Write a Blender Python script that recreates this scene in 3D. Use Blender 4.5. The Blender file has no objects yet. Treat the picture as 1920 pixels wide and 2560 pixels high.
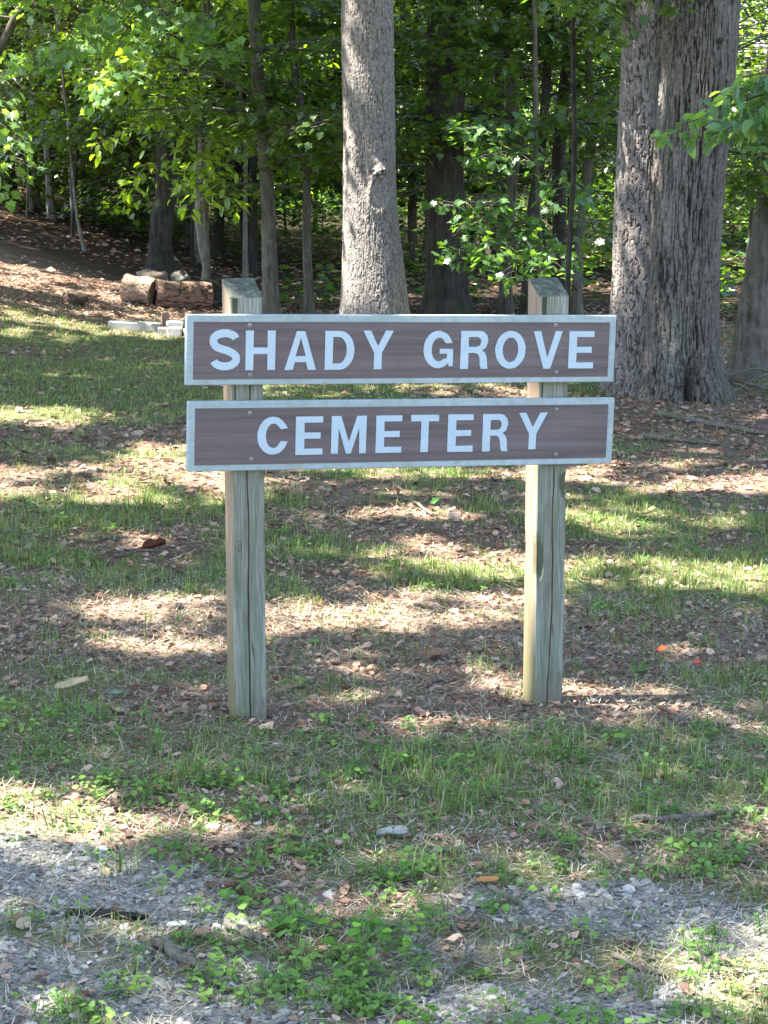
import bpy, math, random
import numpy as np
from mathutils import Vector
from mathutils.geometry import tessellate_polygon
rng = np.random.default_rng(7)
random.seed(7)
sc = bpy.context.scene
COL = sc.collection
PI = math.pi
SUN_EL, SUN_AZ = math.radians(63), math.atan2(-0.2, -0.98)      # azimuth of the direction towards the sun in the xy plane
SUN = np.array([math.cos(SUN_EL)*math.cos(SUN_AZ), math.cos(SUN_EL)*math.sin(SUN_AZ), math.sin(SUN_EL)])

# ------------------------------------------------------------------ noise
def _h(ix, iy, iz, s):
    n = (ix.astype(np.int64)*374761393 + iy.astype(np.int64)*668265263 + iz.astype(np.int64)*2147483647 + s*1274126177) & 0xffffffff
    n = ((n ^ (n >> 13))*1274126177) & 0xffffffff
    n = ((n ^ (n >> 16))*2246822519) & 0xffffffff
    return ((n ^ (n >> 15)) & 0xffffff)/float(0xffffff)
def vn(x, y, z=None, s=0):
    x = np.asarray(x, float); y = np.asarray(y, float)
    z = np.zeros_like(x) if z is None else np.asarray(z, float)
    ix, iy, iz = np.floor(x), np.floor(y), np.floor(z)
    fx, fy, fz = x-ix, y-iy, z-iz
    fx, fy, fz = [f*f*(3-2*f) for f in (fx, fy, fz)]
    r = 0
    for a in (0, 1):
        for b in (0, 1):
            for c in (0, 1):
                w = (fx if a else 1-fx)*(fy if b else 1-fy)*(fz if c else 1-fz)
                r = r + w*_h(ix+a, iy+b, iz+c, s)
    return r
def fbm(x, y, z=None, s=0, o=4):
    r, a, t = 0, 1, 0
    x = np.asarray(x, float); y = np.asarray(y, float)
    z = np.zeros_like(x) if z is None else np.asarray(z, float)
    for i in range(o):
        r = r + a*vn(x*2**i, y*2**i, z*2**i, s+i*17); t += a; a *= .5
    return r/t
def ss(a, b, x):
    t = np.clip((np.asarray(x, float)-a)/(b-a), 0, 1)
    return t*t*(3-2*t)

# ------------------------------------------------------------------ terrain and maps
def gz(x, y):
    x = np.asarray(x, float); y = np.asarray(y, float)
    xs = np.clip(x, -14, 14)
    z = -.04*xs*(1-.6*ss(7, 14, y))
    q = -(xs+2.0)
    sp = np.where(q < 6, np.log1p(np.exp(np.minimum(q, 6)*3))/3, q)
    z = z + .215*np.minimum(sp, 5)*ss(10, 21, y)
    return z
def gzf(x, y):
    x = np.asarray(x, float); y = np.asarray(y, float)
    k = ss(30, 0, np.hypot(x, y-8))
    return gz(x, y) + k*(.03*(fbm(x*1.1, y*1.1, s=3)-.5) + .014*(fbm(x*7, y*7, s=5)-.5))
# sunlit openings on the lawn (x, y, rx, ry), metres
LIT = [(-1.31,8.89,.78,.46),(-1.98,11.02,.4,.42),(-1.12,9.73,.25,.2),(-2.94,16.54,.4,.25),(-2.71,15.86,.45,.22),(-2.61,15.01,.4,.2),
 (-1.9,15.83,.33,.6),(-2.95,18.4,.95,.85),(-2.14,18.1,.5,.5),(-1.7,17.2,.4,.3),(1.47,9.62,.5,.37),(1.06,8.46,.36,.2),(.95,7.37,.8,.2),(.29,7.2,.26,.2),
 (.05,9.45,.75,.16),(.1,8.41,.2,.14),(.27,7.72,.2,.1),(-.46,6.54,.5,.2),(.28,6.8,.24,.14),(-.67,6.1,.1,.05),(-.04,5.91,.08,.07),
 (.35,5.81,.07,.08),(.68,5.64,.16,.07),(-.84,4.53,.13,.04),(.69,3.63,.08,.05),
 (-.52,12.44,.25,.3),(.6,12.59,.4,.23),(-.74,4.38,.07,.03),
 (.35,15.85,.9,.35),(-1.3,16.1,.8,.5),(-2.0,17.0,.5,.4),(-1.0,17.1,.55,.35),(2.3,12.64,.55,.14),(-2.0,17,.5,.5),(1.5,15.5,.5,.4)]
def litmask(x, y):
    """1 where the sun reaches the ground."""
    wx = x + .22*(fbm(x*2.3, y*2.3, s=11)-.5) + .14*(vn(x*9, y*9, s=12)-.5)
    wy = y + .18*(fbm(x*2.6+9, y*2.6, s=13)-.5) + .12*(vn(x*8, y*10, s=14)-.5)
    m = np.zeros_like(x)
    for cx, cy, rx, ry in LIT:
        d = ((wx-cx)/(rx+.12))**2 + ((wy-cy)/(ry+.08))**2
        m = np.maximum(m, ss(1.35, 1.0, d))
    br = fbm(x*5, y*7, s=24, o=3)
    m = m*(1-.75*ss(.60, .68, br)); m = np.maximum(m, .85*ss(.36, .31, fbm(x*3.2+7, y*4.5, s=25, o=3))*(y < 18))
    n = fbm(x*.9+4, y*.9, s=21, o=3)
    out = np.maximum(ss(17.5, 20, y), ss(.6, 1.6, np.abs(x)-(.21*y+.2)))
    thr = np.where(y > 18, .36, .60)-.07*ss(-.8, -1.6, x)*(y > 22)+.22*ss(26, 23.5, y)*ss(-2.2, -1.2, x)*(y > 17)
    far = ss(thr, thr+.04, n)*(1-ss(1.2, .8, ((x+3.6)/2.2)**2+((y-21.6)/2.3)**2))
    m2 = np.maximum(m, far*out)
    m2 = np.maximum(m2, ss(29, 34, y)*.9)
    m2 = np.maximum(m2, .30*ss(5.25, 4.8, y))
    m2 = np.maximum(m2, .10)
    return m2
# bare leaf-litter spots versus grass
LEAFY = [(-.7,6.4,.8,.35),(-.45,6.0,.6,.25),(.3,6.6,.5,.4),(.1,6.0,.3,.3),(-1.2,9.0,.9,.5),(-1.1,10.3,1,.4),(-2.8,18,1.4,1.6),(.05,8.2,.5,.4),(1.5,9.6,.8,.6),(.2,7.9,.4,.25),
 (.9,6.3,.5,.3),(-.2,5.35,.5,.12),(.5,5.5,.5,.1),(-.9,7.6,.4,.3),(1.9,11.5,1.,1.)]
GRASSY = [(-.7,5.0,.5,.3),(.25,4.9,.45,.35),(.6,5.0,.5,.4),(-.9,5.3,.4,.2),(-.6,7.6,.6,.3),(1.4,7.4,.6,.5),(-1.4,12.5,1.5,1.4),(.3,7.25,.3,.15),(-1.6,15.2,1.4,1),(.2,6.95,.15,.1),(-.7,8.6,.35,.25),(.9,8.2,.4,.3),(-.7,5.75,.4,.12)]
GRAV = [(-.74,4.06,.4,.24),(.46,4.02,.34,.13),(-.42,3.45,.3,.2),(.28,3.5,.35,.14),(-.3,3.92,.2,.1),(.62,3.88,.25,.1),(-.75,3.6,.2,.12)]
def ell(L, x, y, j=.2, s=31):
    wx = x + j*(fbm(x*4, y*4, s=s)-.5); wy = y + j*(fbm(x*4+5, y*4, s=s+1)-.5)
    m = np.zeros_like(np.asarray(x, float))
    for cx, cy, rx, ry in L:
        m = np.maximum(m, ss(1.5, .5, ((wx-cx)/rx)**2+((wy-cy)/ry)**2))
    return m
def gravel_map(x, y):
    return np.clip(ell(GRAV, x, y, .25)+.4*ss(4.5, 3.9, y)*ss(.5, .62, fbm(x*6, y*6, s=44)), 0, 1)
def grass_map(x, y):
    n = fbm(x*1.7, y*1.3, s=51)*.6+.4*fbm(x*5, y*4, s=52)
    g = ss(.37, .60, n+.22*ell(GRASSY, x, y)-.30*ell(LEAFY, x, y)+.10*(vn(x*16, y*13, s=57)-.5))
    return g*ss(18.5, 14, y - .6*x*0)
def smooth_gm(x, y): return grass_map(x, y)

# ------------------------------------------------------------------ mesh helpers
def mesh_np(name, V, F, mat=None, parent=None, col=None, smooth=False, loc=None):
    """V (n,3), F list of arrays of equal-sided faces (m,k)"""
    me = bpy.data.meshes.new(name)
    if not isinstance(F, (list, tuple)): F = [F]
    F = [np.asarray(f, dtype=np.int32) for f in F if len(f)]
    me.vertices.add(len(V)); me.vertices.foreach_set('co', np.asarray(V, dtype=np.float32).ravel())
    lv = np.concatenate([f.ravel() for f in F]); sizes = np.concatenate([np.full(len(f), f.shape[1], np.int32) for f in F])
    st = np.concatenate([[0], np.cumsum(sizes)[:-1]]).astype(np.int32)
    me.loops.add(len(lv)); me.loops.foreach_set('vertex_index', lv)
    me.polygons.add(len(sizes)); me.polygons.foreach_set('loop_start', st); me.polygons.foreach_set('loop_total', sizes)
    me.polygons.foreach_set('use_smooth', np.full(len(sizes), bool(smooth)))
    me.update(calc_edges=True)
    if col is not None:
        ca = me.color_attributes.new('Col', 'FLOAT_COLOR', 'POINT')
        c = np.ones((len(V), 4), np.float32); c[:, :3] = col
        ca.data.foreach_set('color', c.ravel())
    if mat: me.materials.append(mat)
    o = bpy.data.objects.new(name, me); COL.objects.link(o)
    if parent: o.parent = parent
    if loc is not None: o.location = loc
    return o
def tag(o, label=None, cat=None, group=None, kind=None):
    if label: o['label'] = label
    if cat: o['category'] = cat
    if group: o['group'] = group
    if kind: o['kind'] = kind
    return o
def empty(name, loc=(0,0,0), rz=0):
    o = bpy.data.objects.new(name, None); COL.objects.link(o); o.location = loc; o.rotation_euler = (0,0,rz); o.empty_display_size = .1
    return o
class Acc:
    """collects meshes to merge into one object"""
    def __init__(s): s.V=[]; s.F={}; s.C=[]; s.n=0
    def add(s, V, F, C=None):
        V = np.asarray(V, float)
        if not isinstance(F, (list, tuple)): F = [F]
        for f in F:
            f = np.asarray(f, int)
            if len(f): s.F.setdefault(f.shape[1], []).append(f+s.n)
        s.V.append(V); s.n += len(V)
        if C is not None: s.C.append(np.broadcast_to(np.asarray(C, float), (len(V), 3)))
    def build(s, name, mat, parent=None, smooth=False, loc=None):
        V = np.concatenate(s.V)
        if loc is not None: V = V-np.asarray(loc)
        return mesh_np(name, V, [np.concatenate(f) for f in s.F.values()], mat, parent, np.concatenate(s.C) if s.C else None, smooth, loc)
def frames(n, up, fwd):
    """rotation matrices with columns x=side, y=fwd, z=up-ish"""
    f = fwd/np.linalg.norm(fwd, axis=1, keepdims=True)
    x = np.cross(f, up); x /= np.linalg.norm(x, axis=1, keepdims=True)+1e-9
    u = np.cross(x, f)
    return np.stack([x, f, u], axis=2)
def inst(T, TF, pos, R, scale, C=None, cvar=None):
    """template T (k,3) placed n times. returns V,F,C"""
    n = len(pos)
    sc_ = np.asarray(scale, float)
    if sc_.ndim == 1: sc_ = sc_[:, None]
    P = T[None]*sc_[:, None, :] if sc_.shape[1] in (1, 3) else T[None]
    V = np.einsum('nij,nkj->nki', R, P) + pos[:, None, :]
    F = [ (f[None]+ (np.arange(n)*len(T))[:, None, None]).reshape(-1, f.shape[1]) for f in TF]
    Cc = None if C is None else np.repeat(C, len(T), axis=0)
    return V.reshape(-1, 3), F, Cc
def rand_dirs_h(n):
    a = rng.uniform(0, 2*PI, n); return np.stack([np.cos(a), np.sin(a), np.zeros(n)], 1)
def lerpcol(cols, n, jit=.15):
    cols = np.asarray(cols, float); i = rng.integers(0, len(cols), n); j = rng.integers(0, len(cols), n); t = rng.random(n)[:, None]
    c = cols[i]*(1-t)+cols[j]*t
    return np.clip(c*rng.normal(1, jit, n)[:, None], .004, .95)
def tube(path, radii, k=8, cap=True, jit=0, seed=0):
    path = np.asarray(path, float); n = len(path); radii = np.broadcast_to(radii, n)
    t = np.gradient(path, axis=0); t /= np.linalg.norm(t, axis=1, keepdims=True)+1e-9
    ref = np.array([0, 0, 1.]) if abs(t[0][2]) < .8 else np.array([1., 0, 0])
    x = np.cross(t, ref); x /= np.linalg.norm(x, axis=1, keepdims=True)+1e-9
    y = np.cross(t, x)
    a = np.arange(k)*2*PI/k
    rr = radii[:, None]*(1+jit*(vn(np.cos(a)[None]*2+seed, np.sin(a)[None]*2+np.arange(n)[:, None]*.7, s=seed)-.5)) if jit else np.repeat(radii[:, None], k, 1)
    V = path[:, None]+rr[..., None]*(np.cos(a)[None, :, None]*x[:, None]+np.sin(a)[None, :, None]*y[:, None])
    V = V.reshape(-1, 3)
    i = np.arange(n-1)[:, None]*k; j = np.arange(k)[None]; j2 = (j+1) % k
    F = np.stack([i+j, i+j2, i+k+j2, i+k+j], -1).reshape(-1, 4)
    Fs = [F]
    if cap: Fs.append(np.array([list(range(k))[::-1], [(n-1)*k+q for q in range(k)]]))
    return V, Fs
def resample(P, n):
    """Catmull-ish smooth resample of control rows (any columns)"""
    P = np.asarray(P, float); m = len(P); t = np.linspace(0, m-1, n)
    i = np.clip(np.floor(t).astype(int), 0, m-2); f = (t-i)[:, None]
    p0 = P[np.maximum(i-1, 0)]; p1 = P[i]; p2 = P[i+1]; p3 = P[np.minimum(i+2, m-1)]
    return .5*((2*p1)+(-p0+p2)*f+(2*p0-5*p1+4*p2-p3)*f*f+(-p0+3*p1-3*p2+p3)*f**3)

# ------------------------------------------------------------------ materials
def newmat(name):
    m = bpy.data.materials.new(name); m.use_nodes = True; nt = m.node_tree
    for n in list(nt.nodes): nt.nodes.remove(n)
    out = nt.nodes.new('ShaderNodeOutputMaterial')
    return m, nt, out
def N(nt, t, **kw):
    n = nt.nodes.new('ShaderNode'+t)
    for k, v in kw.items():
        if k in n.inputs.keys() if hasattr(n.inputs, 'keys') else False:
            n.inputs[k].default_value = v
        else: setattr(n, k, v)
    return n
def L(nt, a, b): nt.links.new(a, b)
def ramp(nt, fac, stops):
    r = nt.nodes.new('ShaderNodeValToRGB'); e = r.color_ramp.elements
    while len(e) < len(stops): e.new(.5)
    for q, (p, c) in zip(e, stops): q.position = p; q.color = (*c, 1) if len(c) == 3 else c
    L(nt, fac, r.inputs[0]); return r.outputs[0]
def mix(nt, fac, a, b, mode='MIX'):
    m = nt.nodes.new('ShaderNodeMix'); m.data_type = 'RGBA'; m.blend_type = mode; m.clamp_result = False
    for s, v in ((0, fac), (6, a), (7, b)):
        if hasattr(v, 'links'): L(nt, v, m.inputs[s])
        else: m.inputs[s].default_value = (v if s == 0 else (*v, 1))
    return m.outputs[2]
def noise(nt, vec, scale, detail=4, rough=.55, dist=0):
    n = nt.nodes.new('ShaderNodeTexNoise'); n.inputs['Scale'].default_value = scale; n.inputs['Detail'].default_value = detail
    n.inputs['Roughness'].default_value = rough; n.inputs['Distortion'].default_value = dist
    if vec is not None: L(nt, vec, n.inputs['Vector'])
    return n.outputs['Fac']
def mapping(nt, vec, scale=(1,1,1), loc=(0,0,0)):
    m = nt.nodes.new('ShaderNodeMapping'); m.inputs['Scale'].default_value = scale; m.inputs['Location'].default_value = loc
    L(nt, vec, m.inputs['Vector']); return m.outputs[0]
def coords(nt, which='Object'):
    return nt.nodes.new('ShaderNodeTexCoord').outputs[which]
def attr(nt):
    a = nt.nodes.new('ShaderNodeAttribute'); a.attribute_name = 'Col'; return a.outputs['Color']
def bump(nt, h, strength, dist):
    b = nt.nodes.new('ShaderNodeBump'); b.inputs['Strength'].default_value = strength; b.inputs['Distance'].default_value = dist
    L(nt, h, b.inputs['Height']); return b.outputs[0]
def princ(nt, out, base, rough=.8, spec=.3, normal=None, link=True):
    p = nt.nodes.new('ShaderNodeBsdfPrincipled')
    if hasattr(base, 'links'): L(nt, base, p.inputs['Base Color'])
    else: p.inputs['Base Color'].default_value = (*base, 1)
    if hasattr(rough, 'links'): L(nt, rough, p.inputs['Roughness'])
    else: p.inputs['Roughness'].default_value = rough
    p.inputs['Specular IOR Level'].default_value = spec
    if normal: L(nt, normal, p.inputs['Normal'])
    if link: L(nt, p.outputs[0], out.inputs[0])
    return p
def leafmat(name, trans=.45, rough=.42, spec=.5, tcol=(1.5, 1.45, .5)):
    m, nt, out = newmat(name)
    c = attr(nt)
    p = princ(nt, out, c, rough, spec, link=False)
    t = nt.nodes.new('ShaderNodeBsdfTranslucent')
    L(nt, mix(nt, 1.0, c, tcol, 'MULTIPLY'), t.inputs[0])
    mx = nt.nodes.new('ShaderNodeMixShader'); mx.inputs[0].default_value = trans
    L(nt, p.outputs[0], mx.inputs[1]); L(nt, t.outputs[0], mx.inputs[2]); L(nt, mx.outputs[0], out.inputs[0])
    return m
M_leaf = leafmat('leaf_green', .5, .31, .75, (2.9, 2.6, .5))
M_grass = leafmat('grass_blades', .35, .5, .35, (1.5, 1.5, .6))
M_dry = leafmat('dry_litter', .15, .75, .2, (1.2, 1.0, .8))
def attrmat(name, rough=.85, spec=.2, ns=60, nstr=.3, dist=.004, var=.35):
    m, nt, out = newmat(name); co = coords(nt); c = attr(nt)
    n = noise(nt, co, ns, 5)
    c2 = mix(nt, var, c, mix(nt, 1.0, c, ramp(nt, n, [(.25, (.3,.3,.3)), (.75, (1.7,1.7,1.7))]), 'MULTIPLY'))
    princ(nt, out, c2, rough, spec, bump(nt, n, nstr, dist)); return m
M_stone = attrmat('grey_stone', .75, .35, 90, .4, .003)
M_bark = attrmat('furrowed_bark', .92, .12, 45, .7, .006, .6)
def barkmat(name, c1, c2, c3, sxy=30, sz=5, strength=.8, dist=.012):
    m, nt, out = newmat(name); co = coords(nt)
    v = mapping(nt, co, (sxy, sxy, sz))
    n1 = noise(nt, v, 1.0, 5, .6, .4); n2 = noise(nt, co, 3, 3)
    c = ramp(nt, n1, [(.3, c1), (.5, c2), (.75, c3)])
    c = mix(nt, ramp(nt, noise(nt, co, 9, 6, .7), [(.50, (0,)*3), (.62, (.45,)*3)]), c, tuple(q*1.9 for q in c2))
    c = mix(nt, ramp(nt, noise(nt, mapping(nt, co, (4, 4, 22)), 1, 4, .7), [(.62, (0,)*3), (.7, (.6,)*3)]), c, tuple(q*.4 for q in c1))
    c = mix(nt, ramp(nt, n2, [(.5, (0,0,0)), (.7, (.5,.5,.5))]), c, (.05, .07, .03))
    princ(nt, out, c, .95, .1, bump(nt, n1, strength, dist)); return m
M_thin = barkmat('smooth_bark', (.05,.042,.034), (.11,.095,.078), (.17,.15,.125))
M_pale = barkmat('pale_bark', (.08,.07,.06), (.18,.16,.135), (.29,.265,.225))
M_dark = barkmat('dark_bark', (.02,.017,.014), (.045,.038,.032), (.08,.07,.06))
M_twig = barkmat('stick_bark', (.05,.04,.03), (.13,.11,.09), (.22,.2,.17), 90, 90, .6, .003)
def ground_mat():
    m, nt, out = newmat('ground_soil'); co = coords(nt); at = attr(nt)
    n1 = noise(nt, co, 14, 6, .7); n2 = noise(nt, co, 90, 4, .7); n3 = noise(nt, co, 1.2, 4)
    soil = ramp(nt, n1, [(.3, (.045,.034,.025)), (.52, (.11,.085,.062)), (.72, (.19,.155,.115))])
    litter = ramp(nt, n2, [(.3, (.06,.042,.03)), (.5, (.17,.112,.08)), (.68, (.30,.205,.15))])
    c = mix(nt, ramp(nt, n3, [(.35, (.25,)*3), (.65, (.75,)*3)]), soil, litter)
    green = ramp(nt, n2, [(.3, (.04,.05,.018)), (.6, (.11,.14,.045)), (.8, (.19,.21,.09))])
    sep = nt.nodes.new('ShaderNodeSeparateColor'); L(nt, at, sep.inputs[0])
    c = mix(nt, sep.outputs[0], c, green)
    c = mix(nt, sep.outputs[2], c, mix(nt, 1.0, c, (.26, .24, .21), 'MULTIPLY'))  # forest floor colour darkened to deepen the shade under the trees
    grav = ramp(nt, n2, [(.3, (.09,.085,.08)), (.7, (.30,.29,.28))])
    c = mix(nt, sep.outputs[1], c, grav)
    princ(nt, out, c, .95, .12, bump(nt, n2, .6, .012)); return m
M_ground = ground_mat()
def post_mat():
    m, nt, out = newmat('weathered_green_post'); co = coords(nt)
    # grain: warped bands running up the post, swirling round a knot
    sx = nt.nodes.new('ShaderNodeSeparateXYZ'); L(nt, co, sx.inputs[0])
    warp = noise(nt, mapping(nt, co, (6, 6, 1.3)), 1, 3)
    mp = mapping(nt, co, (1, 1, .035))
    va = nt.nodes.new('ShaderNodeVectorMath'); va.operation = 'MULTIPLY_ADD'
    cx = nt.nodes.new('ShaderNodeCombineXYZ'); L(nt, warp, cx.inputs[0]); L(nt, warp, cx.inputs[1])
    L(nt, cx.outputs[0], va.inputs[0]); va.inputs[1].default_value = (.055, .055, 0); L(nt, mp, va.inputs[2])
    g = noise(nt, va.outputs[0], 170, 3, .6); g2 = noise(nt, va.outputs[0], 38, 2)
    base = ramp(nt, g, [(.28, (.105,.108,.088)), (.5, (.215,.218,.185)), (.72, (.35,.345,.30))])
    alg = noise(nt, mapping(nt, co, (9, 9, 2.2), (3, 1, 0)), 1, 5, .65)
    base = mix(nt, ramp(nt, alg, [(.38, (0,)*3), (.62, (.65,)*3)]), base, (.095, .118, .062))
    base = mix(nt, ramp(nt, noise(nt, co, 25, 5), [(.55, (0,)*3), (.75, (.5,)*3)]), base, (.26,.27,.25))
    crack = ramp(nt, g2, [(.30, (1,)*3), (.335, (0,)*3)])
    base = mix(nt, crack, base, (.05, .05, .035))
    foot = nt.nodes.new('ShaderNodeMapRange'); L(nt, sx.outputs[2], foot.inputs[0]); foot.inputs[1].default_value = .0; foot.inputs[2].default_value = .11; foot.inputs[3].default_value = 1; foot.inputs[4].default_value = 0
    fm = nt.nodes.new('ShaderNodeMath'); fm.operation = 'MULTIPLY'; L(nt, foot.outputs[0], fm.inputs[0]); L(nt, noise(nt, co, 30, 5, .7), fm.inputs[1])
    base = mix(nt, ramp(nt, fm.outputs[0], [(.15, (0,)*3), (.5, (.8,)*3)]), base, (.16, .13, .10))
    # side towards -x (object space) coloured browner and brighter, as if in sun
    geo = nt.nodes.new('ShaderNodeNewGeometry'); vt = nt.nodes.new('ShaderNodeVectorTransform'); vt.vector_type = 'NORMAL'; vt.convert_from = 'WORLD'; vt.convert_to = 'OBJECT'
    L(nt, geo.outputs['True Normal'], vt.inputs[0]); sn = nt.nodes.new('ShaderNodeSeparateXYZ'); L(nt, vt.outputs[0], sn.inputs[0])
    side = nt.nodes.new('ShaderNodeMath'); side.operation = 'LESS_THAN'; L(nt, sn.outputs[0], side.inputs[0]); side.inputs[1].default_value = -.7
    brown = ramp(nt, g, [(.3, (.17,.115,.075)), (.5, (.29,.21,.15)), (.7, (.38,.29,.22))])
    low = nt.nodes.new('ShaderNodeMapRange'); L(nt, sx.outputs[2], low.inputs[0]); low.inputs[1].default_value = .1; low.inputs[2].default_value = .5; low.inputs[3].default_value = .75; low.inputs[4].default_value = .1
    brown = mix(nt, low.outputs[0], brown, (.12, .12, .05))
    c = mix(nt, side.outputs[0], base, brown)
    # lichen on the cut top
    tp = nt.nodes.new('ShaderNodeMath'); tp.operation = 'GREATER_THAN'; L(nt, sn.outputs[2], tp.inputs[0]); tp.inputs[1].default_value = .5
    c = mix(nt, tp.outputs[0], c, ramp(nt, noise(nt, co, 45, 5, .7), [(.35, (.045,.05,.04)), (.55, (.10,.11,.085)), (.72, (.24,.25,.2))]))
    c = mix(nt, 1.0, c, attr(nt), 'MULTIPLY')
    princ(nt, out, c, .85, .2, bump(nt, g, .35, .003)); return m
M_post = post_mat()
def paint(name, base, dark, gsc=(3, 3, 60), rough=.55, amt=.35, green=None, spec=.35):
    m, nt, out = newmat(name); co = coords(nt)
    g = noise(nt, mapping(nt, co, gsc), 1, 5, .65, .5)
    c = mix(nt, ramp(nt, g, [(.35, (amt,)*3), (.62, (0,)*3)]), base, dark)
    b2 = noise(nt, co, 7, 4, .6)
    c = mix(nt, ramp(nt, b2, [(.4, (0,)*3), (.75, (.35,)*3)]), c, dark)
    if green:
        c = mix(nt, ramp(nt, noise(nt, co, 30, 6, .75), [(.42, (0,)*3), (.7, (.75,)*3)]), c, green)
    fg = noise(nt, mapping(nt, co, (gsc[0]*2.5, 3, gsc[2]*5)), 1, 4, .6, 1.2)
    c = mix(nt, ramp(nt, fg, [(.33, (.4*amt,)*3), (.45, (0,)*3)]), c, dark)
    sp = noise(nt, co, 160, 2)
    c = mix(nt, ramp(nt, sp, [(.25, (.8,)*3), (.31, (0,)*3)]), c, (.12,.11,.09))
    princ(nt, out, c, rough, spec, bump(nt, g, .25, .0015)); return m
M_brown = paint('brown_sign_paint', (.142,.113,.118), (.072,.055,.056), (1.3, 3, 46), .5, .85)
M_white = paint('white_letter_paint', (.40,.485,.55), (.31,.37,.40), (3, 3, 40), .5, .3)
M_edge = paint('weathered_white_border', (.36,.42,.45), (.25,.29,.30), (2, 3, 30), .65, .7, (.2,.25,.2))
m_, nt_, out_ = newmat('zinc_screw'); p_ = princ(nt_, out_, (.24,.225,.21), .5, .5); p_.inputs['Metallic'].default_value = .7; M_screw = m_
m_, nt_, out_ = newmat('rusty_recess'); princ(nt_, out_, (.05,.03,.02), .9, .2); M_rust = m_

# ------------------------------------------------------------------ ground
def make_ground():
    def axis(lo, hi, d, far, n):
        mid = np.arange(lo, hi+1e-6, d)
        g = np.geomspace(1, far, n)
        return np.concatenate([(lo-(g-1)-d)[::-1], mid, hi+(g-1)+d])
    xs = axis(-5, 5, .045, 500, 26); ys = axis(2.0, 21, .045, 500, 26)
    X, Y = np.meshgrid(xs, ys); Z = gzf(X, Y)
    V = np.stack([X, Y, Z], -1).reshape(-1, 3)
    w = len(xs); h = len(ys)
    i = (np.arange(h-1)[:, None]*w+np.arange(w-1)[None])
    F = np.stack([i, i+1, i+w+1, i+w], -1).reshape(-1, 4)
    x, y = V[:, 0], V[:, 1]
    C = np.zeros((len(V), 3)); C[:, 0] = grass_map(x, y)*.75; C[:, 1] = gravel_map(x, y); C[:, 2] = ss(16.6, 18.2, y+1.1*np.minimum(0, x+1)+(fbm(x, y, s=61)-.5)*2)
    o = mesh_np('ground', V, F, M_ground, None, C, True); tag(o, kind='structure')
make_ground()

def wedge(n, y0, y1, pad=.35, power=1.0):
    """random points in the visible wedge, uniform per area when power=1"""
    u = rng.random(int(n*2.2)); y = y0+(y1-y0)*u
    hw = .205*y+pad; x = rng.uniform(-1, 1, len(y))*(.205*y1+pad)
    k = np.abs(x) < hw
    x, y = x[k][:n], y[k][:n]
    return x, y
def slope_up(n, tilt):
    u = rng.normal(0, tilt, (n, 3)); u[:, 2] = 1; return u/np.linalg.norm(u, axis=1, keepdims=True)

# ---- templates
def leaf_ovate(w=.5, fold=.12, droop=.15):
    t = [0, .25, .55, .8, 1.0]; ww = [0, .42*w*1.1, .5*w, .3*w, 0]
    V = [(0, 0, 0)]; 
    for a, b in zip(t[1:4], ww[1:4]):
        z = -droop*a*a
        V += [(-b, a, z+fold*b*2), (0, a, z), (b, a, z+fold*b*2)]
    V.append((0, 1, -droop))
    V = np.array(V, float)
    F4 = np.array([[1,2,5,4],[2,3,6,5],[4,5,8,7],[5,6,9,8]]); F3 = np.array([[0,2,1],[0,3,2],[7,8,10],[8,9,10]])
    return V, [F4, F3]
def leaf_maple(fold=.1):
    r = [(0,0),(.32,-.08),(.30,.12),(.56,.30),(.36,.42),(.30,.62),(.13,.60),(0,1.0),(-.13,.60),(-.30,.62),(-.36,.42),(-.56,.30),(-.30,.12),(-.32,-.08)]
    V = [(0,.35,0)]+[(x,y,fold*(abs(x))-.18*(y-.2)**2*(1 if y>.2 else .3)-.12*abs(x)**2) for x,y in r]
    n = len(r); F = np.array([[0,1+i,1+(i+1)%n] for i in range(n)])
    return np.array(V, float), [F]
def leaf_kite(w=.5):
    V = np.array([(0,0,0),(w*.5,.45,.04),(0,1,-.12),(-w*.5,.45,.04)], float)
    return V, [np.array([[0,1,2],[0,2,3]])]
def leaf_dry():
    V = np.array([(-.0,0,.02),(.28,.2,.12),(.36,.55,.05),(.16,.85,.16),(0,1.,.10),(-.2,.8,.2),(-.34,.5,.14),(-.25,.18,.04),(0,.5,-.02)], float)
    return V, [np.array([[8,i,(i+1)%8] for i in range(8)])]
OV, MP, KT, DR = leaf_ovate(), leaf_maple(), leaf_kite(.62), leaf_dry()
OVW = leaf_ovate(.9, .1, .1)

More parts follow.
